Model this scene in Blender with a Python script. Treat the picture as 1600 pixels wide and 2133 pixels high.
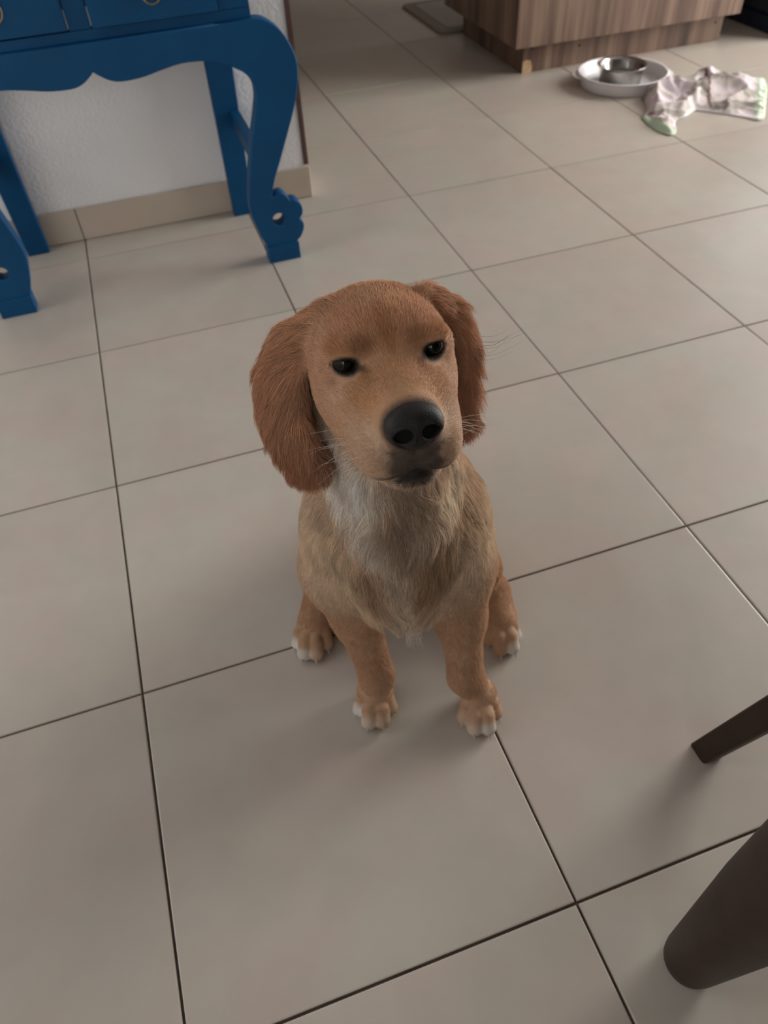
import bpy, bmesh, math, random
import numpy as np
from mathutils import Vector, Matrix

scene = bpy.context.scene
for o in list(bpy.data.objects):
    bpy.data.objects.remove(o)
col = scene.collection
T = 0.40                                   # floor tile pitch in metres

# ------------------------------------------------------------------ camera
cam_d = bpy.data.cameras.new('camera')
cam = bpy.data.objects.new('camera', cam_d)
col.objects.link(cam)
cam_d.sensor_fit = 'HORIZONTAL'
cam_d.sensor_width = 36.0
cam_d.lens = 36.0 * 1537.386 / 1600.0
cam_d.clip_start = 0.02
cam_R = ((0.94611974, -0.32063407, -0.04529052),      # right
         (-0.26508272, -0.68656924, -0.67701833),     # down
         (0.18598007, 0.65254614, -0.73457127))       # forward
cam_P = (0.44590189 * T, -0.38905636 * T, 2.09185832 * T)
m = Matrix.Identity(4)
for i in range(3):
    m[i][0] = cam_R[0][i]; m[i][1] = -cam_R[1][i]; m[i][2] = -cam_R[2][i]; m[i][3] = cam_P[i]
cam.matrix_world = m
cam_d.dof.use_dof = True
cam_d.dof.focus_distance = 0.57
cam_d.dof.aperture_fstop = 11.5
scene.camera = cam

# ------------------------------------------------------------------ world (daylight outside the windows)
world = bpy.data.worlds.new('world')
scene.world = world
world.use_nodes = True
wn = world.node_tree.nodes
wn['Background'].inputs[0].default_value = (0.80, 0.88, 1.0, 1)
wn['Background'].inputs[1].default_value = 1.0

# ------------------------------------------------------------------ daylight through the window openings
def window_light(name, loc, rot, sx, sy, power, colour=(1.0, 0.965, 0.92)):
    l = bpy.data.lights.new(name, 'AREA')
    l.shape = 'RECTANGLE'; l.size = sx; l.size_y = sy
    l.energy = power; l.color = colour
    o = bpy.data.objects.new(name, l)
    o.location = loc; o.rotation_euler = rot
    col.objects.link(o)
    return o
RX0, RX1, RY0, RY1, RZ = -1.50, 3.80, -2.60, 4.60, 2.60     # inside faces of the room
# balcony door in the right wall, kitchen window further along it, windows in the left wall and in the wall behind the camera
window_light('balcony_daylight', (RX1 - 0.01, 1.45, 1.15), (0, math.radians(90), 0), 1.9, 1.70, 130)
window_light('kitchen_daylight', (RX1 - 0.01, 3.35, 1.62), (0, math.radians(90), 0), 0.8, 0.9, 5.0)
window_light('left_daylight', (RX0 + 0.01, 1.00, 1.50), (0, math.radians(-90), 0), 1.2, 1.0, 8)
window_light('rear_daylight', (-0.75, RY0 + 0.01, 1.05), (math.radians(90), 0, 0), 1.1, 1.7, 15)

vs = scene.view_settings
scene.display_settings.display_device = 'sRGB'
vs.view_transform = 'Standard'
vs.look = 'None'
vs.gamma = 1.0
vs.use_curve_mapping = False
vs.exposure = 0.0
scene.cycles.use_denoising = True
scene.cycles.max_bounces = 6
scene.cycles.diffuse_bounces = 4
scene.cycles.glossy_bounces = 3
scene.cycles.use_adaptive_sampling = True
scene.cycles.adaptive_threshold = 0.06
scene.cycles.adaptive_min_samples = 20
scene.cycles.sample_clamp_indirect = 1.5
scene.cycles.caustics_reflective = False
scene.cycles.caustics_refractive = False
scene.cycles.blur_glossy = 1.0

# ------------------------------------------------------------------ helpers
def tag(o, label=None, cat=None, group=None, kind=None):
    if label: o['label'] = label
    if cat: o['category'] = cat
    if group: o['group'] = group
    if kind: o['kind'] = kind
    return o

def link(name, me, mat=None, parent=None, smooth=False):
    o = bpy.data.objects.new(name, me)
    col.objects.link(o)
    if mat is not None:
        me.materials.clear(); me.materials.append(mat)
    if parent is not None:
        o.parent = parent
    if smooth:
        me.polygons.foreach_set('use_smooth', [True] * len(me.polygons))
    return o

def empty(name, loc=(0, 0, 0), rz=0.0):
    o = bpy.data.objects.new(name, None)
    o.empty_display_size = 0.05
    o.location = loc; o.rotation_euler = (0, 0, rz)
    col.objects.link(o)
    return o

def bm_obj(name, bm, mat=None, parent=None, smooth=False):
    bmesh.ops.recalc_face_normals(bm, faces=bm.faces)
    me = bpy.data.meshes.new(name)
    bm.to_mesh(me); bm.free()
    return link(name, me, mat, parent, smooth)

def add_box(bm, x0, x1, y0, y1, z0, z1, bevel=0.0, seg=2):
    r = bmesh.ops.create_cube(bm, size=1.0)
    vs_ = r['verts']
    for v in vs_:
        v.co = Vector((x0 + (v.co.x + .5) * (x1 - x0), y0 + (v.co.y + .5) * (y1 - y0), z0 + (v.co.z + .5) * (z1 - z0)))
    if bevel > 0:
        es = list({e for v in vs_ for e in v.link_edges})
        bmesh.ops.bevel(bm, geom=es, offset=bevel, segments=seg, affect='EDGES', profile=0.6)

def box(name, x0, x1, y0, y1, z0, z1, mat, parent=None, bevel=0.0, seg=2):
    bm = bmesh.new()
    add_box(bm, x0, x1, y0, y1, z0, z1, bevel, seg)
    return bm_obj(name, bm, mat, parent)

def lathe(profile, seg=48):
    """profile: list of (r, z); returns bmesh turned about z."""
    bm = bmesh.new()
    rings = []
    for r, z in profile:
        if r < 1e-6:
            rings.append([bm.verts.new((0, 0, z))])
        else:
            rings.append([bm.verts.new((r * math.cos(2 * math.pi * k / seg), r * math.sin(2 * math.pi * k / seg), z)) for k in range(seg)])
    for a, b in zip(rings, rings[1:]):
        for k in range(seg):
            k2 = (k + 1) % seg
            if len(a) == 1 and len(b) == 1: continue
            if len(a) == 1: bm.faces.new((a[0], b[k], b[k2]))
            elif len(b) == 1: bm.faces.new((a[k], a[k2], b[0]))
            else: bm.faces.new((a[k], a[k2], b[k2], b[k]))
    return bm

def prism(outline, y0, y1, holes=(), bevel=0.0):
    """Board cut to an outline in x,z (counter-clockwise), from y0 to y1, made through a filled 2D curve."""
    cu = bpy.data.curves.new('tmp', 'CURVE')
    cu.dimensions = '2D'; cu.fill_mode = 'BOTH'
    for loop in (outline,) + tuple(holes):
        s = cu.splines.new('POLY')
        s.points.add(len(loop) - 1)
        for p, (x, z) in zip(s.points, loop):
            p.co = (x, z, 0, 1)
        s.use_cyclic_u = True
    cu.extrude = (y1 - y0) / 2 - bevel
    cu.bevel_depth = bevel; cu.bevel_resolution = 2
    cu.offset = -bevel
    ob = bpy.data.objects.new('tmp', cu)
    col.objects.link(ob)
    dg = bpy.context.evaluated_depsgraph_get()
    me = bpy.data.meshes.new_from_object(ob.evaluated_get(dg))
    bpy.data.objects.remove(ob); bpy.data.curves.remove(cu)
    me.transform(Matrix(((1, 0, 0, 0), (0, 0, -1, (y0 + y1) / 2), (0, 1, 0, 0), (0, 0, 0, 1))))
    me.materials.clear()
    return me

def smooth_loop(pts, n=6, closed=False):
    """Catmull-Rom through pts."""
    P = [np.array(p, float) for p in pts]
    out = []
    N = len(P)
    rng = range(N if closed else N - 1)
    for i in rng:
        p1, p2 = P[i], P[(i + 1) % N]
        p0 = P[i - 1] if (i > 0 or closed) else p1
        p3 = P[(i + 2) % N] if (i + 2 < N or closed) else p2
        for k in range(n):
            t = k / n
            out.append(0.5 * ((2 * p1) + (p2 - p0) * t + (2 * p0 - 5 * p1 + 4 * p2 - p3) * t * t + (3 * p1 - p0 - 3 * p2 + p3) * t ** 3))
    if not closed:
        out.append(P[-1])
    return [tuple(o) for o in out]

def copy_tree(o, parent=None):
    c = o.copy(); col.objects.link(c)
    if parent is not None: c.parent = parent
    for ch in list(o.children): copy_tree(ch, c)
    return c

# ------------------------------------------------------------------ materials
class NT:
    """small node-tree helper"""
    def __init__(self, name):
        self.m = bpy.data.materials.new(name); self.m.use_nodes = True
        self.n = self.m.node_tree.nodes; self.l = self.m.node_tree.links
        self.p = self.n['Principled BSDF']; self.out = self.n['Material Output']
    def new(self, t, **kw):
        nd = self.n.new(t)
        for k, v in kw.items(): setattr(nd, k, v)
        return nd
    def lk(self, a, b): self.l.new(a, b)
    def noise(self, scale, detail=4, rough=0.55, vec=None, dist=0.0):
        nd = self.new('ShaderNodeTexNoise')
        nd.inputs['Scale'].default_value = scale; nd.inputs['Detail'].default_value = detail
        nd.inputs['Roughness'].default_value = rough; nd.inputs['Distortion'].default_value = dist
        if vec is not None: self.lk(vec, nd.inputs['Vector'])
        return nd
    def ramp(self, fac, stops):
        r = self.new('ShaderNodeValToRGB')
        el = r.color_ramp.elements
        while len(el) < len(stops): el.new(0.5)
        for e, (p, c) in zip(el, stops):
            e.position = p; e.color = (*c, 1)
        self.lk(fac, r.inputs['Fac'])
        return r
    def mix(self, fac, a, b, mode='MIX'):
        x = self.new('ShaderNodeMix', data_type='RGBA', blend_type=mode)
        for v, s in ((fac, x.inputs[0]), (a, x.inputs[6]), (b, x.inputs[7])):
            if hasattr(v, 'type') and hasattr(v, 'node'): self.lk(v, s)
            elif isinstance(v, (int, float)): s.default_value = v
            else: s.default_value = (*v, 1)
        return x.outputs[2]
    def bump(self, h, strength=0.2, dist=0.01):
        b = self.new('ShaderNodeBump')
        b.inputs['Strength'].default_value = strength; b.inputs['Distance'].default_value = dist
        self.lk(h, b.inputs['Height']); self.lk(b.outputs[0], self.p.inputs['Normal'])
        return b
    def set(self, **kw):
        for k, v in kw.items():
            s = self.p.inputs[k.replace('_', ' ')]
            if hasattr(v, 'node'): self.lk(v, s)
            elif isinstance(v, tuple) and len(v) == 3: s.default_value = (*v, 1)
            else: s.default_value = v
        return self

def mat_tile(name, base, skirting=False):
    k = NT(name)
    tc = k.new('ShaderNodeTexCoord'); oi = k.new('ShaderNodeObjectInfo')
    mul = k.new('ShaderNodeVectorMath', operation='MULTIPLY_ADD')
    k.lk(oi.outputs['Random'], mul.inputs[0]); mul.inputs[1].default_value = (37, 53, 11)
    k.lk(tc.outputs['Object'], mul.inputs[2])
    v = mul.outputs[0]
    n1 = k.noise(5.0, 5, 0.6, v, 0.6); n2 = k.noise(16.0, 4, 0.6, v, 0.3); n3 = k.noise(380.0, 2, 0.5, v)
    b = np.array(base)
    r1 = k.ramp(n1.outputs[0], [(0.32, tuple(b * (0.955, 0.945, 0.94))), (0.5, tuple(b)), (0.68, tuple(b * (1.02, 1.03, 1.035)))])
    c = k.mix(0.16, r1.outputs[0], k.ramp(n2.outputs[0], [(0.3, tuple(b * .8)), (0.7, tuple(np.minimum(b * 1.2, 1)))]).outputs[0])
    hn = k.ramp(k.noise(7.0, 3, 0.5, v, 0.4).outputs[0], [(0.38, (0, 0, 0)), (0.62, (1, 1, 1))])
    hue = k.mix(hn.outputs[0], (1.02, 0.975, 0.965), (0.975, 1.005, 0.98))
    c = k.mix(1.0, c, hue, 'MULTIPLY')
    mr = k.new('ShaderNodeMapRange'); k.lk(oi.outputs['Random'], mr.inputs[0])
    mr.inputs[3].default_value = 0.97; mr.inputs[4].default_value = 1.03
    cc = k.new('ShaderNodeCombineColor')
    for i in range(3): k.lk(mr.outputs[0], cc.inputs[i])
    c = k.mix(1.0, c, cc.outputs[0], 'MULTIPLY')
    rr = k.new('ShaderNodeMapRange'); k.lk(n1.outputs[0], rr.inputs[0])
    rr.inputs[3].default_value = 0.295; rr.inputs[4].default_value = 0.345
    k.set(Base_Color=c, Roughness=rr.outputs[0])
    k.p.inputs['Specular IOR Level'].default_value = 0.62
    nb = k.noise(9.0, 1, 0.4, v, 0.0)
    add = k.new('ShaderNodeMath', operation='MULTIPLY_ADD')
    k.lk(n3.outputs[0], add.inputs[0]); add.inputs[1].default_value = 0.012; k.lk(nb.outputs[0], add.inputs[2])
    k.bump(add.outputs[0], 0.22, 0.004)
    return k.m

def mat_noise(name, c1, c2, scale, rough=0.6, bump=0.0, bscale=None, dist=0.004, spec=0.5, metallic=0.0):
    k = NT(name)
    tc = k.new('ShaderNodeTexCoord')
    n = k.noise(scale, 4, 0.6, tc.outputs['Object'])
    r = k.ramp(n.outputs[0], [(0.35, c1), (0.65, c2)])
    k.set(Base_Color=r.outputs[0], Roughness=rough, Metallic=metallic)
    k.p.inputs['Specular IOR Level'].default_value = spec
    if bump:
        n2 = k.noise(bscale or scale * 4, 4, 0.6, tc.outputs['Object'])
        k.bump(n2.outputs[0], bump, dist)
    return k.m

def mat_walnut(name, axis='Z'):
    k = NT(name)
    tc = k.new('ShaderNodeTexCoord')
    mp = k.new('ShaderNodeMapping'); k.lk(tc.outputs['Object'], mp.inputs[0])
    mp.inputs['Scale'].default_value = (1, 1, 0.06)
    n1 = k.noise(17, 4, 0.55, mp.outputs[0], 0.5)
    mp2 = k.new('ShaderNodeMapping'); k.lk(tc.outputs['Object'], mp2.inputs[0])
    mp2.inputs['Scale'].default_value = (1, 1, 0.03)
    n2 = k.noise(95, 3, 0.6, mp2.outputs[0], 0.2)
    r1 = k.ramp(n1.outputs[0], [(0.30, (0.065, 0.036, 0.029)), (0.44, (0.155, 0.094, 0.070)), (0.56, (0.225, 0.146, 0.107)), (0.72, (0.31, 0.215, 0.152))])
    r2 = k.ramp(n2.outputs[0], [(0.35, (0.55, 0.52, 0.50)), (0.6, (1, 1, 1))])
    c = k.mix(0.55, r1.outputs[0], r2.outputs[0], 'MULTIPLY')
    k.set(Base_Color=c, Roughness=0.42)
    k.bump(n2.outputs[0], 0.06, 0.002)
    return k.m

M = {}
M['tile'] = mat_tile('floor_tile', (0.49, 0.438, 0.388))
M['skirting'] = mat_tile('skirting_tile', (0.53, 0.45, 0.37))
M['grout'] = mat_noise('grout', (0.105, 0.080, 0.062), (0.16, 0.13, 0.105), 30, 0.9, 0.3, 300, 0.002)
M['plaster'] = mat_noise('white_plaster', (0.82, 0.815, 0.815), (0.86, 0.855, 0.855), 3, 0.85, 0.55, 120, 0.004, 0.25)
M['low_bounce_paint'] = mat_noise('low_bounce_paint', (0.16, 0.14, 0.12), (0.19, 0.165, 0.14), 3, 0.7)  # dark tone that keeps bounced light down
M['ceiling'] = mat_noise('ceiling_paint', (0.36, 0.35, 0.34), (0.39, 0.38, 0.37), 3, 0.9, 0.1, 60)  # grey tone that weakens light bounced off the ceiling
M['jamb'] = mat_noise('dark_red_brown_paint', (0.085, 0.040, 0.036), (0.11, 0.055, 0.048), 18, 0.5, 0.1)
M['frame'] = mat_noise('window_frame_paint', (0.75, 0.74, 0.72), (0.8, 0.79, 0.77), 5, 0.5)
M['blue'] = mat_noise('blue_paint', (0.0016, 0.060, 0.165), (0.0024, 0.070, 0.188), 9, 0.50, 0.12, 220, 0.0015, 0.22)
M['brass'] = mat_noise('aged_brass', (0.20, 0.15, 0.09), (0.33, 0.26, 0.16), 60, 0.4, metallic=0.85)
M['walnut'] = mat_walnut('walnut_laminate')
M['bare_wood'] = mat_noise('bare_chipboard', (0.45, 0.29, 0.16), (0.62, 0.43, 0.25), 60, 0.8, 0.3, 300)
M['dark_hole'] = mat_noise('dark_plug', (0.02, 0.014, 0.012), (0.03, 0.02, 0.018), 40, 0.8)
M['steel'] = mat_noise('brushed_steel', (0.30, 0.285, 0.27), (0.40, 0.38, 0.36), 40, 0.20, metallic=1.0)
M['water'] = mat_noise('water', (0.9, 0.95, 0.95), (0.95, 0.97, 0.97), 4, 0.02)
wk = M['water'].node_tree.nodes['Principled BSDF']
wk.inputs['Transmission Weight'].default_value = 1.0; wk.inputs['IOR'].default_value = 1.33
M['white_plastic'] = mat_noise('white_plastic', (0.80, 0.78, 0.79), (0.84, 0.82, 0.83), 8, 0.38)
M['black'] = mat_noise('black_fabric', (0.012, 0.015, 0.022), (0.018, 0.022, 0.030), 30, 0.55, 0.1, 200)
M['navy'] = mat_noise('navy_base', (0.008, 0.014, 0.030), (0.012, 0.02, 0.04), 30, 0.5)
M['mat'] = mat_noise('grey_rubber_mat', (0.30, 0.265, 0.235), (0.35, 0.31, 0.28), 40, 0.6, 0.2, 400)
M['mat_rim'] = mat_noise('grey_mat_rim', (0.17, 0.15, 0.115), (0.21, 0.185, 0.145), 40, 0.6)
M['dark_wood'] = mat_noise('dark_stained_wood', (0.026, 0.0145, 0.009), (0.038, 0.022, 0.014), 22, 0.50, 0.08, 140, 0.002, 0.25)
# ------------------------------------------------------------------ floor: recessed grout bed with single tiles
GX0, GX1, GY0, GY1 = RX0 - 0.02, RX1 + 0.02, RY0 - 0.02, RY1 + 0.02
floor = box('floor', GX0, GX1, GY0, GY1, -0.06, -0.0042, M['grout'])
tag(floor, 'beige ceramic tile floor with dark grout joints', kind='structure')
def tile_mesh(sx, sy, name):
    g = 0.0014
    bm = bmesh.new()
    add_box(bm, g, sx - g, g, sy - g, -0.010, 0.0, 0.0)
    top = [e for e in bm.edges if all(abs(v.co.z) < 1e-6 for v in e.verts)]
    bmesh.ops.bevel(bm, geom=top, offset=0.0016, segments=2, affect='EDGES', profile=0.6)
    bmesh.ops.recalc_face_normals(bm, faces=bm.faces)
    me = bpy.data.meshes.new(name); bm.to_mesh(me); bm.free()
    me.materials.append(M['tile'])
    return me
full = tile_mesh(T, T, 'tile')
cut = tile_mesh(T, 0.268 * T, 'cut_tile')
random.seed(4)
WALL_Y = 4.268 * T                                    # plaster face of the wall behind the console
WALL_X1 = 1.403 * T
for i in range(-4, 10):
    for j in range(-7, 12):
        if i <= 1 and j >= 5 and j < 6 and i < 1: continue
        x, y = i * T, j * T
        if x + T < GX0 or x > GX1 or y + T < GY0 or y > GY1: continue
        me = full
        if j == 4 and i < 1: me = cut
        o = bpy.data.objects.new('floor_tile', me)
        o.parent = floor
        o.location = (x, y, random.uniform(-0.0003, 0.0003))
        o.rotation_euler = (random.uniform(-.0006, .0006), random.uniform(-.0006, .0006), 0)
        col.objects.link(o)

# ------------------------------------------------------------------ room shell
W = 0.15
def wall(name, parts, label):
    bm = bmesh.new()
    for p in parts: add_box(bm, *p)
    return tag(bm_obj(name, bm, M['plaster']), label, kind='structure')
wall('wall_back', [(RX0, WALL_X1, WALL_Y, WALL_Y + W, 0, RZ)], 'white plastered wall behind the blue console')
l0, l1, lz0, lz1 = 0.48, 1.52, 0.88, 2.12
wall('wall_left', [(RX0 - W, RX0, RY0 - W, l0, 0, RZ), (RX0 - W, RX0, l0, l1, 0, lz0), (RX0 - W, RX0, l0, l1, lz1, RZ), (RX0 - W, RX0, l1, RY1 + W, 0, RZ)], 'white plastered wall on the left with a window opening')
wk_ = wall('wall_kitchen', [(WALL_X1, RX1, RY1, RY1 + W, 0, RZ), (WALL_X1 - W, WALL_X1, WALL_Y + W + 0.003, RY1 + W, 0, RZ), (WALL_X1, RX1, 2.05, 2.17, 2.15, RZ)], 'kitchen walls toned dark to cut bounce light, with an added header')  # header put in to hold back ceiling light; dark tone cuts bounce
wk_.data.materials[0] = M['low_bounce_paint']
# right wall with the balcony door and the kitchen window left open
d0, d1, dz = 0.58, 2.32, 2.12
k0, k1, kz0, kz1 = 2.88, 3.82, 1.20, 2.05
wall('wall_right', [(RX1, RX1 + W, RY0 - W, d0, 0, RZ), (RX1, RX1 + W, d0, d1, dz, RZ), (RX1, RX1 + W, d1, k0, 0, RZ),
                    (RX1, RX1 + W, k0, k1, 0, kz0), (RX1, RX1 + W, k0, k1, kz1, RZ), (RX1, RX1 + W, k1, RY1 + W, 0, RZ)],
     'white plastered wall on the right with openings for daylight')
r0, r1, rz1 = -1.32, -0.18, 1.95
wall('wall_front', [(RX0, r0, RY0 - W, RY0, 0, RZ), (r0, r1, RY0 - W, RY0, rz1, RZ), (r1, RX1, RY0 - W, RY0, 0, RZ)], 'wall behind the camera toned dark to cut bounce light, with a glazed door opening').data.materials[0] = M['low_bounce_paint']  # dark tone lowers the light around the camera
tag(box('ceiling', RX0 - W, RX1 + W, RY0 - W, RY1 + W, RZ, RZ + 0.12, M['ceiling']), 'ceiling toned grey to cut bounce light', kind='structure')
def win_frame(name, axis, a0, a1, z0, z1, pos, bars):
    bm = bmesh.new(); t = 0.045
    def put(p0, p1, q0, q1):
        if axis == 'x': add_box(bm, pos, pos + 0.06, p0, p1, q0, q1)
        else: add_box(bm, p0, p1, pos, pos + 0.06, q0, q1)
    put(a0, a0 + t, z0, z1); put(a1 - t, a1, z0, z1); put(a0 + t, a1 - t, z0, z0 + t); put(a0 + t, a1 - t, z1 - t, z1)
    for b in bars:
        c = a0 + (a1 - a0) * b; put(c - t / 2, c + t / 2, z0 + t, z1 - t)
    return tag(bm_obj(name, bm, M['frame']), 'white window frame in the daylight opening', kind='structure')
win_frame('window_1', 'x', d0, d1, 0.0, dz, RX1 + 0.04, (0.5,))
win_frame('window_2', 'x', k0, k1, kz0, kz1, RX1 + 0.04, (0.5,))
win_frame('window_3', 'x', l0, l1, lz0, lz1, RX0 - 0.10, (0.5,))
win_frame('window_4', 'y', r0, r1, 0.0, rz1, RY0 - 0.10, (0.5,))

# dark jamb strip on the end of the wall, skirting tiles along its foot
tag(box('trim_1', WALL_X1, WALL_X1 + 0.0125, WALL_Y - 0.002, WALL_Y + W + 0.002, 0.079, 2.1, M['jamb'], bevel=0.001), 'dark red brown strip on the wall end', kind='structure')
bb = box('baseboard_back', RX0, WALL_X1 + 0.008, WALL_Y - 0.0035, WALL_Y + 0.001, 0.0, 0.074, M['grout'])
tag(bb, 'beige tile skirting along the white wall', kind='structure')
SK_Y = WALL_Y - 0.0075
xs = [RX0, -0.8, -0.4, 0.0, 0.40, WALL_X1 + 0.0135]
for a, b in zip(xs, xs[1:]):
    bm = bmesh.new()
    add_box(bm, a + 0.0011, b - 0.0011, SK_Y, WALL_Y - 0.002, 0.0012, 0.0765, 0.0011, 1)
    o = bm_obj('skirting_tile', bm, M['skirting'], bb)

# ------------------------------------------------------------------ blue console table
CX = 0.140                                           # its middle
YF = 3.52 * T                                        # front face
console = empty('console_table', (CX, YF, 0))
tag(console, 'blue painted console table with scrolled legs against the white wall', 'table')
def mir(L): return [(2 * CX - x, z) for x, z in reversed(L)]
def loc(me): me.transform(Matrix.Translation((-CX, -YF, 0))); return me
apron_r = [(0.140, 0.424), (0.1494, 0.4165), (0.1648, 0.4073), (0.1853, 0.4028), (0.2225, 0.4045), (0.2617, 0.4117), (0.2998, 0.4168), (0.3401, 0.4148), (0.3675, 0.4085)]
inner = [(0.3943, 0.3944), (0.4061, 0.3871), (0.4154, 0.3768), (0.4228, 0.3609), (0.4237, 0.3472), (0.422, 0.3324), (0.4134, 0.3028), (0.4035, 0.272), (0.3929, 0.2327), (0.3833, 0.1908), (0.3744, 0.1449), (0.3732, 0.1264), (0.3748, 0.107), (0.3806, 0.082), (0.388, 0.0561), (0.3975, 0.0415)]
foot = [(0.3985, 0.0400), (0.3965, 0.0), (0.4664, 0.0), (0.4600, 0.0385)]
lobe3 = [(0.4615, 0.0395), (0.4710, 0.0446), (0.4785, 0.0543), (0.484, 0.0672), (0.4834, 0.0795), (0.4765, 0.0883)]
lobe2 = [(0.4840, 0.0963), (0.4861, 0.1088), (0.4815, 0.1229), (0.4707, 0.1308), (0.4619, 0.1300)]
lobe1 = [(0.4548, 0.1422), (0.4459, 0.1503), (0.4343, 0.1496), (0.4262, 0.1440)]
outer = [(0.4235, 0.1480), (0.4351, 0.1814), (0.451, 0.2141), (0.4726, 0.2607), (0.4931, 0.3065), (0.5062, 0.3446), (0.5117, 0.3783), (0.5075, 0.4097), (0.4886, 0.445), (0.4621, 0.4655), (0.4398, 0.4700)]
TH = 0.030
# apron board between the legs (joins the legs at their shoulders)
a_r = smooth_loop(apron_r, 5)
ap = mir(a_r)[:-1] + a_r + [(0.3770, 0.4040), (0.3770, 0.4690)] + [(2 * CX - 0.3770, 0.4690), (2 * CX - 0.3770, 0.4040)]
link('apron', loc(prism(ap, YF - 0.0003, YF + TH, bevel=0.0012)), M['blue'], console)
hole = [(0.4310 + 0.0136 * math.cos(-t), 0.0955 + 0.0136 * math.sin(-t)) for t in np.linspace(0, 2 * math.pi, 24, endpoint=False)]
leg_out = smooth_loop([(0.3695, 0.4080)] + inner, 4)[1:] + foot + smooth_loop(lobe3, 3) + smooth_loop(lobe2, 3) + smooth_loop(lobe1, 3) + smooth_loop(outer, 4) + [(0.3695, 0.4690)]
leg_out = [(0.3695, 0.4080)] + leg_out
for s in (1, -1):
    L = leg_out if s == 1 else mir(leg_out)
    H = hole if s == 1 else mir(hole)
    lg = link('leg', loc(prism(L, YF, YF + 0.034, (H,), bevel=0.0022)), M['blue'], console)
    lg['label'] = 'S-curved front leg ending in a lobed scroll with a round hole'
    x0, x1 = sorted((CX + s * (0.3955 - CX), CX + s * (0.4672 - CX)))
    fb = box('foot_block', x0 - CX, x1 - CX, -0.003, 0.038, 0.0, 0.0385, M['blue'], lg, bevel=0.0015)
    # straight back leg and the side rail joining it to the front one
    x0, x1 = sorted((CX + s * (0.364 - CX), CX + s * (0.412 - CX)))
    t0, t1 = sorted((CX + s * (0.366 - CX), CX + s * (0.428 - CX)))
    bm = bmesh.new(); add_box(bm, x0 - CX, x1 - CX, 0.262, 0.290, 0.0, 0.47, 0.0)
    for v in bm.verts:
        if v.co.z > 0.2: v.co.x = (t0 if v.co.x < (x0 + x1) / 2 - CX else t1) - CX
    bmesh.ops.bevel(bm, geom=list(bm.edges), offset=0.0018, segments=2, affect='EDGES', profile=0.5)
    bl = bm_obj('leg', bm, M['blue'], console); bl['label'] = 'straight flat back leg'
    x0, x1 = sorted((CX + s * (0.398 - CX), CX + s * (0.420 - CX)))
    box('side_rail', x0 - CX, x1 - CX, 0.030, 0.266, 0.205, 0.240, M['blue'], console, bevel=0.0015)
# carcass above the apron: rails, stiles, sides, top, two drawers
F0 = 0.012                                           # the face frame stands back from the apron board
XL, XR = -0.2985, 0.2985
box('lower_rail', XL, XR, F0, F0 + 0.022, 0.4695, 0.4860, M['blue'], console, bevel=0.001)
box('upper_rail', XL, XR, F0, F0 + 0.022, 0.605, 0.640, M['blue'], console, bevel=0.001)
box('stile', -0.0185, 0.0185, F0, F0 + 0.022, 0.4865, 0.6045, M['blue'], console, bevel=0.001)
for s in (-1, 1):
    a, b = sorted((s * 0.2420, s * 0.2985))
    box('stile', a, b, F0, F0 + 0.022, 0.4865, 0.6045, M['blue'], console, bevel=0.001)
    a, b = sorted((s * 0.282, s * 0.2985))
    box('side_panel', a, b, F0 + 0.0225, 0.261, 0.4705, 0.640, M['blue'], console)
box('table_top', -0.36, 0.36, -0.02, 0.298, 0.641, 0.664, M['blue'], console, bevel=0.003)
box('back_panel', -0.281, 0.281, 0.252, 0.261, 0.4705, 0.640, M['blue'], console)
for s in (-1, 1):
    a, b = sorted((s * 0.0205, s * 0.2400))
    if s == 1:
        dr = box('drawer', a, b, F0 - 0.012, F0 + 0.018, 0.4885, 0.6030, M['blue'], console, bevel=0.0015)
        dr.location.x += 0.0; dr['label'] = 'right drawer front pulled slightly open'
    else:
        dr = box('drawer', a, b, F0 - 0.004, F0 + 0.018, 0.4885, 0.6030, M['blue'], console, bevel=0.0015)
    yb = F0 - (0.012 if s == 1 else 0.004)
    cxh = (a + b) / 2
    bm = bmesh.new()
    bmesh.ops.create_cone(bm, cap_ends=True, segments=20, radius1=0.013, radius2=0.011, depth=0.003, matrix=Matrix.Translation((cxh, yb - 0.0014, 0.545)) @ Matrix.Rotation(math.pi / 2, 4, 'X'))
    pl = bm_obj('pull_plate', bm, M['brass'], dr)
    # hanging ring
    bm = bmesh.new(); R_, r_ = 0.0165, 0.0016
    vv = [[bm.verts.new((cxh + (R_ + r_ * math.cos(q)) * math.sin(p), yb - 0.0055 + r_ * math.sin(q), 0.5295 + (R_ + r_ * math.cos(q)) * math.cos(p))) for q in np.linspace(0, 2 * math.pi, 8, endpoint=False)] for p in np.linspace(0, 2 * math.pi, 28, endpoint=False)]
    for i in range(28):
        for j in range(8):
            bm.faces.new((vv[i][j], vv[(i + 1) % 28][j], vv[(i + 1) % 28][(j + 1) % 8], vv[i][(j + 1) % 8]))
    bm_obj('ring_pull', bm, M['brass'], dr, True)

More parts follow.
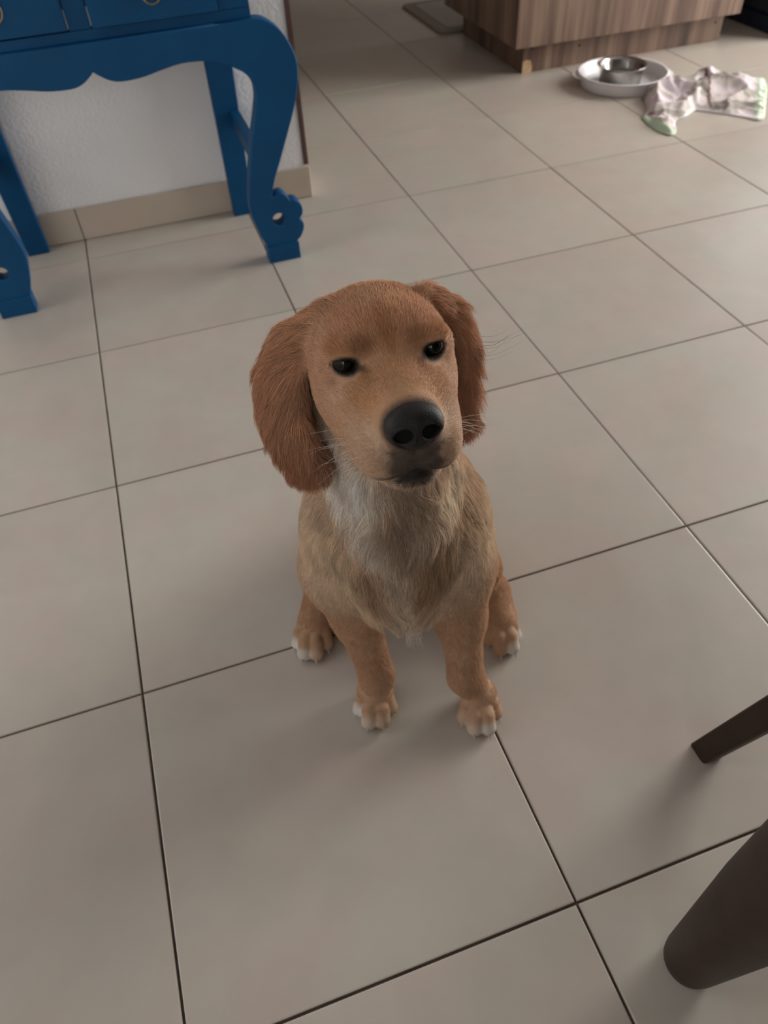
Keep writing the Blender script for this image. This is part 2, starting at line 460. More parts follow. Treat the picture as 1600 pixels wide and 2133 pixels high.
# ------------------------------------------------------------------ walnut cabinet
cab = empty('kitchen_cabinet', (1.454, 2.30, 0))
tag(cab, 'walnut laminate kitchen cabinet standing on a recessed plinth', 'cabinet')
def cbox(name, x0, x1, y0, y1, z0, z1, mat, parent=cab, bevel=0.0008):
    return box(name, x0 - 1.454, x1 - 1.454, y0 - 2.30, y1 - 2.30, z0, z1, mat, parent, bevel, 1)
BZ = 0.088
cbox('front_panel', 1.401, 2.236, 2.252, 2.270, BZ, 0.86, M['walnut'])
cbox('side_panel', 1.401, 1.419, 2.2705, 2.86, BZ, 0.86, M['walnut'])
cbox('side_panel', 2.218, 2.236, 2.2705, 2.86, BZ, 0.86, M['walnut'])
cbox('bottom_panel', 1.4195, 2.2175, 2.2705, 2.86, BZ, BZ + 0.018, M['walnut'])
cbox('top_panel', 1.4195, 2.2175, 2.2705, 2.86, 0.842, 0.86, M['walnut'])
cbox('back_panel', 1.4195, 2.2175, 2.842, 2.86, BZ + 0.0185, 0.8415, M['walnut'])
pf = cbox('plinth', 1.454, 2.213, 2.300, 2.318, 0.0, BZ - 0.0005, M['walnut'])
cbox('plinth_side', 1.454, 1.472, 2.3185, 2.80, 0.0, BZ - 0.0005, M['walnut'])
cbox('plinth_side', 2.195, 2.213, 2.3185, 2.80, 0.0, BZ - 0.0005, M['walnut'])
# chipped corner showing bare board, and three screw plugs
bm = bmesh.new()
pts = [(0.0005, 0.0), (0.034, 0.0), (0.036, 0.012), (0.033, 0.026), (0.028, 0.036), (0.012, 0.038), (0.0005, 0.034)]
lo = [bm.verts.new((x, 0.0, z)) for x, z in pts]; hi = [bm.verts.new((x, -0.0012, z)) for x, z in pts]
bm.faces.new(hi); bm.faces.new(lo[::-1])
for i in range(len(pts)):
    j = (i + 1) % len(pts); bm.faces.new((lo[i], lo[j], hi[j], hi[i]))
ch = bm_obj('chipped_corner', bm, M['bare_wood'], pf); ch['label'] = 'bare yellow chipboard where the laminate has broken off'
for x, z in ((0.032, 0.070), (0.205, 0.056), (0.728, 0.058)):
    bm = bmesh.new()
    bmesh.ops.create_cone(bm, cap_ends=True, segments=12, radius1=0.004, radius2=0.0036, depth=0.0012, matrix=Matrix.Translation((x, -0.0005, z)) @ Matrix.Rotation(math.pi / 2, 4, 'X'))
    bm_obj('screw_plug', bm, M['dark_hole'], pf)

# ------------------------------------------------------------------ dark block of furniture at the right edge
dk = empty('dark_furniture', (2.40, 2.20, 0))
tag(dk, 'dark blue black boxy furniture beside the far end of the walnut cabinet', 'furniture')
box('body', 0.004, 0.75, 0.004, 0.62, 0.0505, 0.60, M['black'], dk, 0.012, 3)
box('base', 0.0, 0.754, 0.0, 0.624, 0.0, 0.05, M['navy'], dk, 0.006, 2)

# ------------------------------------------------------------------ kitchen mat (rounded corners)
def rounded_rect(x0, x1, y0, y1, r, n=6):
    P = []
    for cx, cy, a0 in ((x1 - r, y1 - r, 0), (x0 + r, y1 - r, 90), (x0 + r, y0 + r, 180), (x1 - r, y0 + r, 270)):
        for i in range(n + 1):
            a = math.radians(a0 + 90 * i / n)
            P.append((cx + r * math.cos(a), cy + r * math.sin(a)))
    return P
def slab(name, P, z0, z1, mat, parent=None, inset=0.004):
    bm = bmesh.new()
    c = np.mean(np.array(P), 0)
    lo = [bm.verts.new((x, y, z0)) for x, y in P]
    hi = [bm.verts.new((x + (c[0] - x) * inset / 0.25, y + (c[1] - y) * inset / 0.25, z1)) for x, y in P]
    bm.faces.new(hi); bm.faces.new(lo[::-1])
    for i in range(len(P)):
        j = (i + 1) % len(P); bm.faces.new((lo[i], lo[j], hi[j], hi[i]))
    return bm_obj(name, bm, mat, parent)
km = empty('kitchen_mat', (1.37, 2.815, 0))
tag(km, 'grey cushioned kitchen mat on the floor left of the cabinet', 'mat')
slab('mat_rim', rounded_rect(0.0, 0.42, 0.0, 0.46, 0.035), 0.0, 0.009, M['mat_rim'], km)
slab('mat_top', rounded_rect(0.045, 0.375, 0.045, 0.415, 0.03), 0.009, 0.0125, M['mat'], km)
# ------------------------------------------------------------------ white round tray with the steel bowl in it
TC = Vector((1.689, 2.0705, 0.0))
tray = empty('plastic_tray', TC)
tag(tray, 'round white plastic tray with a raised rim on the floor', 'tray')
prof = [(0.0, 0.0), (0.1240, 0.0), (0.1275, 0.003), (0.1310, 0.0300), (0.1325, 0.0335), (0.1375, 0.0355), (0.1390, 0.0372), (0.1378, 0.0386), (0.1340, 0.0386), (0.1305, 0.0360), (0.1285, 0.0300), (0.1240, 0.0060), (0.119, 0.0040), (0.0, 0.0040)]
bm_obj('dish', lathe(prof, 72), M['white_plastic'], tray, True)
for a in (155, -25):                                  # flat side lugs under the rim
    ca_, sa_ = math.cos(math.radians(a)), math.sin(math.radians(a))
    bm = bmesh.new(); lo, hi = [], []
    for q in range(13):
        th = math.radians(a - 17 + 34 * q / 12); rr = 0.1345 + 0.0195 * math.sin(math.pi * q / 12) ** 0.5
        lo.append(bm.verts.new((rr * math.cos(th), rr * math.sin(th), 0.0275))); hi.append(bm.verts.new((rr * math.cos(th), rr * math.sin(th), 0.0305)))
    for q in range(12, -1, -1):
        th = math.radians(a - 17 + 34 * q / 12); rr = 0.1300
        lo.append(bm.verts.new((rr * math.cos(th), rr * math.sin(th), 0.0275))); hi.append(bm.verts.new((rr * math.cos(th), rr * math.sin(th), 0.0305)))
    bm.faces.new(hi); bm.faces.new(lo[::-1])
    for i in range(len(lo)):
        j = (i + 1) % len(lo); bm.faces.new((lo[i], lo[j], hi[j], hi[i]))
    bm_obj('handle', bm, M['white_plastic'], tray)
bowl = empty('steel_bowl', (TC.x - 0.004, TC.y + 0.003, 0.0042))
tag(bowl, 'small stainless steel water bowl standing in the white tray', 'bowl')
prof = [(0.0, 0.0), (0.060, 0.0), (0.0635, 0.002), (0.0665, 0.044), (0.0685, 0.0490), (0.0735, 0.0515), (0.0765, 0.0520), (0.0772, 0.0530), (0.0762, 0.0538), (0.0735, 0.0536), (0.0675, 0.0515), (0.0645, 0.0440), (0.0560, 0.0150), (0.0480, 0.0065), (0.0, 0.0040)]
bm_obj('shell', lathe(prof, 64), M['steel'], bowl, True)
bm_obj('water', lathe([(0.0, 0.0230), (0.0583, 0.0230)], 48), M['water'], bowl, True)

# ------------------------------------------------------------------ crumpled printed cloth
from mathutils.geometry import delaunay_2d_cdt
CL = [(1.6926, 1.9262, 0.03), (1.7444, 1.9374, 0.034), (1.7911, 1.9495, 0.036), (1.8299, 1.9418, 0.036), (1.8554, 1.9403, 0.038), (1.8925, 1.9638, 0.042), (1.9107, 1.9569, 0.04), (1.9511, 1.9334, 0.034), (1.9823, 1.9, 0.028), (2.0107, 1.8806, 0.024), (2.0314, 1.8773, 0.022), (2.0636, 1.8754, 0.018), (2.0418, 1.8324, 0.013), (1.9532, 1.7213, 0.007), (1.8785, 1.6365, 0.004), (1.8479, 1.6779, 0.004), (1.8039, 1.7327, 0.004), (1.7704, 1.7704, 0.004), (1.7547, 1.7782, 0.004), (1.7073, 1.7511, 0.004), (1.669, 1.7391, 0.004), (1.6419, 1.71, 0.004), (1.6228, 1.6714, 0.003), (1.5962, 1.6498, 0.003), (1.5819, 1.6796, 0.003), (1.5823, 1.7192, 0.004), (1.5886, 1.762, 0.006), (1.5989, 1.7917, 0.008), (1.633, 1.8229, 0.014), (1.6664, 1.8713, 0.022)]
CO = np.array([1.80, 1.82, 0.0])
cl = np.array(smooth_loop(CL, 5, True)) - CO
cl = cl[::-1] if ((cl[:, 0] * np.roll(cl[:, 1], -1) - np.roll(cl[:, 0], -1) * cl[:, 1]).sum() < 0) else cl
tg = np.roll(cl, -1, 0) - np.roll(cl, 1, 0); nr = np.stack([tg[:, 1], -tg[:, 0]], 1); nr /= np.linalg.norm(nr, axis=1, keepdims=True) + 1e-9
skirt = cl.copy(); skirt[:, :2] += nr * (0.003 + cl[:, 2:3] * 0.45); skirt[:, 2] = 0.0025
td_ = skirt[:, :2] + CO[:2] - np.array((TC.x, TC.y)); tr_ = np.linalg.norm(td_, axis=1, keepdims=True)
skirt[:, :2] += td_ / tr_ * np.maximum(0.1440 - tr_, 0)
rs = np.random.default_rng(3)
gx, gy = np.meshgrid(np.arange(cl[:, 0].min(), cl[:, 0].max(), 0.0048), np.arange(cl[:, 1].min(), cl[:, 1].max(), 0.0048))
gp = np.stack([gx.ravel(), gy.ravel()], 1) + rs.normal(0, 0.0008, (gx.size, 2))
def inside(p, poly):
    x, y = p[:, 0:1], p[:, 1:2]; X, Y = poly[None, :, 0], poly[None, :, 1]; X2, Y2 = np.roll(X, -1, 1), np.roll(Y, -1, 1)
    c = ((Y > y) != (Y2 > y)) & (x < (X2 - X) * (y - Y) / (Y2 - Y + 1e-12) + X)
    return c.sum(1) % 2 == 1
dmin = np.sqrt(((gp[:, None] - cl[None, :, :2]) ** 2).sum(-1)).min(1)
gp = gp[inside(gp, cl[:, :2]) & (dmin > 0.0035)]
pts2 = [Vector(p) for p in cl[:, :2]] + [Vector(p) for p in gp]
nb_ = len(cl)
res = delaunay_2d_cdt(pts2, [(i, (i + 1) % nb_) for i in range(nb_)], [], 1, 1e-6)
vv = np.array([tuple(v) for v in res[0]]); ff = res[2]
dd = np.sqrt(((vv[:, None] - cl[None, :, :2]) ** 2).sum(-1))
ed = dd.min(1); w_ = 1 / (dd + 0.004) ** 2.2
zb = (w_ * cl[None, :, 2]).sum(1) / w_.sum(1)
gat = np.array([1.765, 1.865]) - CO[:2]               # the gathered waist the folds run out from
rel = vv - gat; ang = np.arctan2(rel[:, 1], rel[:, 0]); rad_ = np.linalg.norm(rel, axis=1)
from mathutils import noise as mnoise
def ridged(sx, sy, sd):
    return np.array([(1 - abs(mnoise.noise(Vector((p[0] * sx + sd, p[1] * sy, sd))))) ** 3 for p in vv])
fold = 0.022 * (ridged(9, 13, 1.7) - 0.45) + 0.005 * (ridged(24, 20, 5.2) - 0.45)
fold += 0.008 * (np.abs(np.sin(ang * 3.2 + 2 * np.sin(rad_ * 16))) ** 0.7) * np.exp(-((rad_ - 0.06) / 0.06) ** 2)
fold += 0.012 * np.exp(-(((vv[:, 1] - (1.855 - CO[1]) + 0.35 * (vv[:, 0] - 0.10)) / 0.018) ** 2)) * (vv[:, 0] > 0.03)
z_ = np.maximum(zb + fold * np.clip(ed / 0.018, 0, 1) + 0.006 * np.clip(ed / 0.02, 0, 1), 0.0025)
cv_ = np.concatenate([np.concatenate([vv, z_[:, None]], 1), skirt])
base = len(vv)
faces = [tuple(f) for f in ff]
bidx = [int(np.argmin(((vv - c[:2]) ** 2).sum(1))) for c in cl]
for i in range(nb_):
    j = (i + 1) % nb_
    if bidx[i] != bidx[j]: faces.append((bidx[i], base + i, base + j, bidx[j]))
me = bpy.data.meshes.new('printed_cloth'); me.from_pydata([tuple(v) for v in cv_], [], faces); me.update()
# print and trim as a colour attribute: pale print, brown seam, green frilled hems, white piping
xy = cv_[:, :2]
cc_ = np.tile(np.array([0.54, 0.48, 0.455]), (len(cv_), 1))
pr_ = np.array([mnoise.noise(Vector((p[0] * 15, p[1] * 19, 3.3))) * 1.6 for p in xy])
cc_[pr_ > 0.08] = (0.30, 0.265, 0.235); cc_[pr_ < -0.35] = (0.62, 0.53, 0.56)
def seg_d(a, b):
    a, b = np.array(a) - CO[:2], np.array(b) - CO[:2]; ab = b - a
    t = np.clip(((xy - a) @ ab) / (ab @ ab), 0, 1); return np.linalg.norm(xy - a - t[:, None] * ab, axis=1)
cc_[seg_d((1.905, 1.960), (1.800, 1.765)) < 0.0045] = (0.13, 0.06, 0.06)
cc_[seg_d((1.612, 1.790), (1.640, 1.700)) < 0.0042] = (0.20, 0.09, 0.11)
cc_[seg_d((1.875, 1.945), (1.765, 1.785)) < 0.006] = (0.80, 0.75, 0.74)
cc_[seg_d((1.66, 1.87), (1.76, 1.785)) < 0.005] = (0.76, 0.70, 0.69)
g1 = np.minimum(seg_d((1.585, 1.79), (1.583, 1.70)), seg_d((1.583, 1.70), (1.605, 1.655)))
cc_[g1 < 0.016] = (0.52, 0.62, 0.47)
g2 = seg_d((2.055, 1.865), (1.885, 1.645))
cc_[g2 < 0.020] = (0.40, 0.47, 0.36); cc_[g2 < 0.007] = (0.66, 0.74, 0.60)
g3 = np.minimum(seg_d((1.765, 1.775), (1.875, 1.642)), seg_d((1.76, 1.78), (1.64, 1.70)))
cc_[(g3 < 0.006) & (g1 > 0.016)] = (0.82, 0.78, 0.77)
ca = me.color_attributes.new('print', 'FLOAT_COLOR', 'POINT')
ca.data.foreach_set('color', np.concatenate([cc_, np.ones((len(cc_), 1))], 1).astype(np.float32).ravel())
k = NT('printed_cotton')
at = k.new('ShaderNodeAttribute'); at.attribute_name = 'print'
tc = k.new('ShaderNodeTexCoord'); n1 = k.noise(900, 2, 0.5, tc.outputs['Object'])
k.set(Base_Color=at.outputs['Color'], Roughness=0.85); k.bump(n1.outputs[0], 0.3, 0.001)
cloth = link('printed_cloth', me, k.m, None, True); cloth.location = CO
tag(cloth, 'crumpled pale printed cloth with green hems beside the tray', 'cloth')
so = cloth.modifiers.new('thickness', 'SOLIDIFY'); so.thickness = 0.0015; so.offset = -1

# ------------------------------------------------------------------ dining table (only its round leg reaches the picture) and the chair tucked under it
table = empty('dining_table', (0.475, -0.082, 0))
tag(table, 'dark brown dining table with a thick round tapered leg at bottom right', 'table')
LX, LY = 1.10, -0.72
def round_leg(dx, dy, name='leg'):
    bm = lathe([(0.0, 0.0), (0.016, 0.0), (0.0215, 0.0022), (0.0245, 0.008), (0.0262, 0.02), (0.0370, 0.20), (0.046, 0.50), (0.047, 0.695), (0.0, 0.695)], 40)
    for v in bm.verts:
        v.co.x += dx + v.co.z * 0.05 * (1 if dx < LX / 2 else -1); v.co.y += dy + v.co.z * 0.02 * (-1 if dy > LY / 2 else 1)
    return bm_obj(name, bm, M['dark_wood'], table, True)
for dx in (0, LX):
    for dy in (0, LY): round_leg(dx, dy)
box('tabletop', -0.035, LX + 0.22, LY - 0.22, 0.188, 0.7205, 0.748, M['dark_wood'], table, 0.004)  # unseen top, overhang widened to shade the floor
for a in ((-0.012, LX + 0.012, -0.030, -0.008), (-0.012, LX + 0.012, LY + 0.008, LY + 0.030)): box('apron', a[0] + 0.06, a[1] - 0.06, a[2], a[3], 0.655, 0.7195, M['dark_wood'], table)
for a in (0.025, LX - 0.047): box('apron', a, a + 0.022, LY + 0.031, -0.031, 0.655, 0.7195, M['dark_wood'], table)

chair = empty('dining_chair', (0.620, 0.0945, 0))
tag(chair, 'dark wooden dining chair with a square splayed leg at right edge', 'chair', 'chairs at the dining table')
def square_leg(x, y, sx, sy, top, w0=0.0135, w1=0.019):
    bm = bmesh.new(); add_box(bm, -w0, w0, -w0, w0, 0, top)
    bmesh.ops.bevel(bm, geom=[e for e in bm.edges if abs(e.verts[0].co.z - e.verts[1].co.z) > 0.2], offset=0.0045, segments=3, affect='EDGES', profile=0.5)
    for v in bm.verts:
        f = v.co.z / top; s_ = 1 + (w1 / w0 - 1) * f
        v.co.x = v.co.x * s_ + sx * v.co.z; v.co.y = v.co.y * s_ + sy * v.co.z
    bmesh.ops.translate(bm, verts=bm.verts, vec=(x, y, 0))
    return bm_obj('leg', bm, M['dark_wood'], chair)
square_leg(0, 0, 0.20, -0.20, 0.43); square_leg(0.50, 0, -0.20, -0.20, 0.43)
square_leg(0, -0.44, 0.20, 0.05, 0.43); square_leg(0.50, -0.44, -0.20, 0.05, 0.43)
box('seat', 0.055, 0.445, -0.455, -0.06, 0.431, 0.470, M['dark_wood'], chair, 0.012, 3)
for x in (0.075, 0.40):
    bm = bmesh.new(); add_box(bm, x, x + 0.026, -0.095, -0.067, 0.4705, 0.685)
    for v in bm.verts: v.co.y += (v.co.z - 0.47) * 0.12
    bm_obj('back_post', bm, M['dark_wood'], chair)
for z in (0.55, 0.62):
    y = -0.081 + (z - 0.45) * 0.12
    box('back_slat', 0.1015, 0.3995, y - 0.008, y + 0.008, z, z + 0.055, M['dark_wood'], chair, 0.003)
shade_chair = copy_tree(chair)  # extra chair out of view, added to shade the near floor
shade_chair.location = (0.20, -0.83, 0); shade_chair.rotation_euler = (0, 0, math.pi)
shade_chair['label'] = 'second dark wooden dining chair, added unseen behind the camera to shade the floor'
# ------------------------------------------------------------------ the dog
# Local frame of the dog: x to its left (picture right), y backwards, z up; the origin lies on the floor between the front paws.
DOG_O = Vector((0.82 * T, 0.62 * T, 0.0))
DOG_RZ = math.atan2(-0.3209639, 0.9470896)
dog = empty('dog', DOG_O, DOG_RZ)
tag(dog, 'golden retriever puppy sitting on the tiles and looking up', 'dog')

def rot_zxy(yaw, pitch, roll):
    c, s = math.cos(yaw), math.sin(yaw); A = np.array([[c, -s, 0], [s, c, 0], [0, 0, 1]])
    c, s = math.cos(pitch), math.sin(pitch); B = np.array([[1, 0, 0], [0, c, -s], [0, s, c]])
    c, s = math.cos(roll), math.sin(roll); C = np.array([[c, 0, s], [0, 1, 0], [-s, 0, c]])
    return A @ B @ C
HR = rot_zxy(math.radians(12.9), math.radians(-11.1), math.radians(-1.4))
HC = np.array([-0.0317, 0.0532, 0.5050])
def H(x, y, z):                                     # head frame in cm -> dog frame in m
    return HR @ (np.array([x, y, z], float) * 0.01013) + HC

class Prim:
    def __init__(s, kind, k, region, **kw):
        s.kind, s.k, s.region, s.kw = kind, k, region, kw
    def bounds(s):
        w = s.kw
        if s.kind == 'ell':
            r = max(w['r']); return w['c'] - r, w['c'] + r
        r = max(w['ra'], w['rb'])
        return np.minimum(w['a'], w['b']) - r, np.maximum(w['a'], w['b']) + r
    def dist(s, P):
        w = s.kw
        if s.kind == 'ell':
            q = P - w['c'].astype(P.dtype)
            if w.get('R') is not None: q = q @ w['R'].astype(P.dtype)
            r = w['r'].astype(P.dtype)
            k0 = np.sqrt(((q / r) ** 2).sum(-1)); k1 = np.sqrt(((q / (r * r)) ** 2).sum(-1)) + 1e-9
            return k0 * (k0 - 1.0) / k1
        a, b = w['a'].astype(P.dtype), w['b'].astype(P.dtype)
        ab = b - a
        t = np.clip(((P - a) @ ab) / (ab @ ab), 0, 1)
        d = P - a - t[..., None] * ab
        return np.sqrt((d * d).sum(-1)) - (w['ra'] + (w['rb'] - w['ra']) * t)

prims = []; carves = []
def ell(c, r, k, region, R=None, carve=False):
    (carves if carve else prims).append(Prim('ell', k, region, c=np.array(c, float), r=np.array(r, float), R=R))
def cone(a, ra, b, rb, k, region, carve=False):
    (carves if carve else prims).append(Prim('cone', k, region, a=np.array(a, float), ra=ra, b=np.array(b, float), rb=rb))
def hell(c, r, k, region, R=None, carve=False):     # ellipsoid given in head frame, cm
    ell(H(*c), np.array(r) * 0.01013, k, region, HR if R is None else HR @ R, carve)
def hcone(a, ra, b, rb, k, region, carve=False):
    cone(H(*a), ra * .01013, H(*b), rb * .01013, k, region, carve)

# --- trunk
cone((-0.022, 0.105, 0.275), 0.070, (-0.018, 0.25, 0.125), 0.088, 0.03, 'back')
ell((-0.018, 0.285, 0.095), (0.095, 0.085, 0.090), 0.03, 'back')
ell((-0.025, 0.078, 0.262), (0.078, 0.072, 0.098), 0.03, 'chest')
ell((-0.022, 0.030, 0.262), (0.050, 0.040, 0.080), 0.03, 'chest')
ell((-0.022, 0.055, 0.205), (0.055, 0.045, 0.040), 0.03, 'chest')
cone((-0.026, 0.075, 0.330), 0.066, (-0.032, 0.070, 0.445), 0.053, 0.03, 'neck')
ell((-0.078, 0.084, 0.440), (0.030, 0.026, 0.050), 0.012, 'neck')
ell((0.008, 0.104, 0.440), (0.030, 0.024, 0.050), 0.012, 'neck')
cone((-0.026, 0.030, 0.345), 0.036, (-0.028, 0.030, 0.425), 0.034, 0.03, 'throat')
# --- front legs
for s in (-1, 1):
    sh = (-0.092, 0.072, 0.245) if s < 0 else (0.040, 0.072, 0.242)
    el = (-0.075, 0.055, 0.140) if s < 0 else (0.042, 0.050, 0.140)
    wr = (-0.0565, 0.026, 0.052) if s < 0 else (0.0500, 0.020, 0.055)
    pw = (-0.0600, 0.010, 0.022) if s < 0 else (0.0655, 0.003, 0.022)
    ell(sh, (0.033, 0.050, 0.082), 0.03, 'shoulder')
    cone((sh[0], 0.060, 0.215), 0.036, el, 0.027, 0.025, 'leg')
    cone(el, 0.0255, wr, 0.0190, 0.02, 'leg')
    cone(wr, 0.0190, (pw[0], pw[1] + 0.010, 0.030), 0.0165, 0.014, 'leg')
    ell((pw[0], pw[1] + 0.014, 0.018), (0.0200, 0.018, 0.0170), 0.010, 'paw')
    ell((pw[0], pw[1] + 0.009, 0.028), (0.0200, 0.019, 0.0120), 0.010, 'paw')
# --- hind legs: thigh against the belly, shank folded, long foot flat on the floor
for s in (-1, 1):
    hip = (-0.078, 0.235, 0.095) if s < 0 else (0.038, 0.235, 0.095)
    ell(hip, (0.042, 0.080, 0.080), 0.03, 'thigh')
    kn = (-0.108, 0.170, 0.080) if s < 0 else (0.070, 0.165, 0.080)
    cone(hip, 0.045, kn, 0.030, 0.03, 'thigh')
    hk = (-0.112, 0.245, 0.035) if s < 0 else (0.078, 0.240, 0.035)
    cone(kn, 0.028, hk, 0.021, 0.02, 'thigh')
    ft = (-0.1405, 0.122, 0.020) if s < 0 else (0.1020, 0.120, 0.020)
    cone(hk, 0.019, ft, 0.0200, 0.015, 'hindfoot')
    mid = (-0.132, 0.165, 0.034) if s < 0 else (0.096, 0.160, 0.034)
    cone(mid, 0.0235, ft, 0.0200, 0.015, 'hindfoot')
    ell((ft[0], ft[1] + 0.008, 0.017), (0.0205, 0.020, 0.0160), 0.010, 'hindpaw')
# --- toes (four to a paw), tips on the floor
TOES = []
def paw_toes(tips, root, region, r=0.0105):
    for i, t in enumerate(tips):
        t = np.array((t[0], t[1], 0.0))
        d = t - np.array((root[0], root[1], 0.0)); d /= np.linalg.norm(d)
        knuckle = t - d * 0.0330 + np.array((0, 0, 0.0265))
        tip = t - d * r * 0.95 + np.array((0, 0, r * 0.98))
        mid_ = t - d * 0.0190 + np.array((0, 0, 0.0215))
        cone(knuckle, r * 0.80, mid_, r * 0.92, 0.0015, region)
        cone(mid_, r * 0.92, tip, r * 0.96, 0.0012, region)
        TOES.append((tip.copy(), d.copy(), r, region, i))
paw_toes([(-0.0830, -0.0035), (-0.0690, -0.0215), (-0.0500, -0.0205), (-0.0380, -0.0030)], (-0.060, 0.040), 'toe_fl')
paw_toes([(0.0440, -0.0175), (0.0575, -0.0325), (0.0760, -0.0320), (0.0885, -0.0120)], (0.066, 0.035), 'toe_fr')
paw_toes([(-0.1660, 0.0930), (-0.1550, 0.0765), (-0.1375, 0.0760), (-0.1230, 0.0920)], (-0.140, 0.150), 'toe_hl')
paw_toes([(0.0860, 0.0920), (0.1010, 0.0755), (0.1190, 0.0790), (0.1255, 0.0970)], (0.098, 0.150), 'toe_hr')
# --- tail lying on the floor behind
tl = [(-0.018, 0.335, 0.055), (-0.022, 0.375, 0.028), (-0.030, 0.405, 0.022), (-0.055, 0.425, 0.018)]
for i, (a, b) in enumerate(zip(tl, tl[1:])):
    cone(a, 0.024 - 0.004 * i, b, 0.020 - 0.004 * i, 0.02, 'tail')
# --- head
hell((0, 0.9, -0.05), (5.15, 5.3, 4.1), 0.012, 'skull')
hell((0, -2.0, 1.05), (4.2, 3.0, 2.85), 0.014, 'forehead')
for s in (-1, 1):
    hell((s * 2.55, -3.5, 1.85), (1.75, 1.45, 0.95), 0.008, 'forehead')
    hell((s * 3.2, -0.9, -2.6), (2.35, 3.8, 3.6), 0.015, 'cheek')
    hell((s * 2.3, -4.8, -3.2), (2.2, 3.4, 3.2), 0.014, 'muzzle')
    hell((s * 2.05, -7.2, -4.3), (2.0, 3.1, 2.5), 0.010, 'flew')
    hell((s * 0.95, -9.2, -4.6), (1.2, 1.1, 1.2), 0.008, 'flew')
    hell((s * 3.2, -2.95, 0.50), (1.75, 1.5, 1.40), 0.008, 'cheek')
    hell((s * 3.25, -4.15, 1.72), (1.25, 0.75, 0.42), 0.004, 'forehead')
hcone((0, -3.4, -1.2), 2.75, (0, -9.2, -1.75), 2.25, 0.012, 'muzzle')
hell((0, -9.9, -2.1), (1.85, 1.1, 1.9), 0.008, 'muzzle')
hcone((0, -1.0, -5.2), 4.0, (0, -6.6, -5.7), 2.75, 0.012, 'jaw')
hell((0, -8.5, -6.6), (1.75, 1.25, 0.75), 0.006, 'jaw')
# --- ears: hanging flaps, chains of flattened ellipsoids
def ear(path, nrm, region):
    n = len(path)
    P = [np.array(p[0]) for p in path]
    for i in range(n - 1):
        for t in (0.0, 0.5):
            c = P[i] * (1 - t) + P[i + 1] * t
            hw = path[i][1] * (1 - t) + path[i + 1][1] * t; th = path[i][2] * (1 - t) + path[i + 1][2] * t
            ax = P[i + 1] - P[i]; L = np.linalg.norm(ax); ax /= L
            nn = np.array(nrm[i], float); nn -= ax * (nn @ ax); nn /= np.linalg.norm(nn)
            wd = np.cross(ax, nn)
            R = np.stack([wd, nn, ax], 1)
            ell(c, (hw, th, L * 0.75), 0.006, region, R)
ear([((-0.0750, 0.062, 0.5180), 0.015, 0.010), ((-0.1020, 0.060, 0.4970), 0.0205, 0.0085), ((-0.1135, 0.052, 0.4720), 0.0235, 0.0075),
     ((-0.1145, 0.042, 0.4450), 0.0245, 0.0070), ((-0.1065, 0.030, 0.4220), 0.0235, 0.0072), ((-0.0965, 0.020, 0.4050), 0.0210, 0.0075), ((-0.0925, 0.016, 0.3945), 0.0150, 0.007)],
    [(-0.6, -0.6, 0.5), (-0.65, -0.7, 0.2), (-0.6, -0.8, 0.1), (-0.50, -0.8, 0.1), (-0.4, -0.85, 0.1), (-0.35, -0.9, 0.1)], 'ear_l')
ear([((0.0130, 0.084, 0.5190), 0.014, 0.010), ((0.0300, 0.092, 0.4990), 0.0185, 0.0080), ((0.0340, 0.094, 0.4730), 0.0220, 0.0060),
     ((0.0350, 0.086, 0.4460), 0.0210, 0.0058), ((0.0385, 0.073, 0.4250), 0.0160, 0.0070), ((0.0400, 0.063, 0.4110), 0.0135, 0.0085), ((0.0400, 0.060, 0.4040), 0.010, 0.008)],
    [(0.75, 0.0, 0.6), (0.85, 0.45, 0.2), (0.75, 0.60, 0.0), (0.70, 0.60, 0.0), (0.75, -0.4, 0.0), (0.6, -0.75, 0.1)], 'ear_r')
# --- carved: mouth slit, eye openings, seat for the nose
for s in (-1, 1):
    hcone((s * 3.4, -5.6, -6.9), 0.20, (s * 1.7, -9.0, -6.35), 0.34, 0.004, 'mouth', True)
    hcone((s * 1.7, -9.0, -6.35), 0.34, (0, -10.2, -5.60), 0.42, 0.004, 'mouth', True)
hcone((0, -10.9, -3.0), 0.16, (0, -10.7, -5.4), 0.18, 0.004, 'mouth', True)
EYES = [(-3.22, -3.72, 0.92), (3.22, -3.72, 0.82)]
for s, e in zip((-1, 1), EYES):
    a = math.radians(-10 * s)
    Re = np.array([[math.cos(a), 0, math.sin(a)], [0, 1, 0], [-math.sin(a), 0, math.cos(a)]])
    hell((e[0] + s * 0.02, e[1] - 0.70, e[2] - 0.05), (0.72, 1.15, 0.44), 0.0025, 'eye', Re, True)

def smin(a, b, k):
    h = np.maximum(k - np.abs(a - b), 0.0) / k
    return np.minimum(a, b) - h * h * k * 0.25
def smax(a, b, k): return -smin(-a, -b, k)

def sdf_grid(lo, hi, h, prims, carves):
    lo, hi = np.array(lo, float), np.array(hi, float)
    n = np.ceil((hi - lo) / h).astype(int) + 1
    F = np.full(n, 1.0, np.float32)
    ax = [(lo[i] + h * np.arange(n[i])).astype(np.float32) for i in range(3)]
    for lst, cv in ((prims, False), (carves, True)):
        for p in lst:
            b0, b1 = p.bounds(); mg = p.k + 2.5 * h
            i0 = np.clip(np.floor((b0 - mg - lo) / h).astype(int), 0, n); i1 = np.clip(np.ceil((b1 + mg - lo) / h).astype(int) + 1, 0, n)
            if (i1 <= i0).any(): continue
            sl = tuple(slice(a, b) for a, b in zip(i0, i1))
            G = np.stack(np.meshgrid(*[ax[i][sl[i]] for i in range(3)], indexing='ij'), -1)
            d = p.dist(G)
            F[sl] = smax(F[sl], -d, np.float32(p.k)) if cv else smin(F[sl], d, np.float32(p.k))
    return F, lo

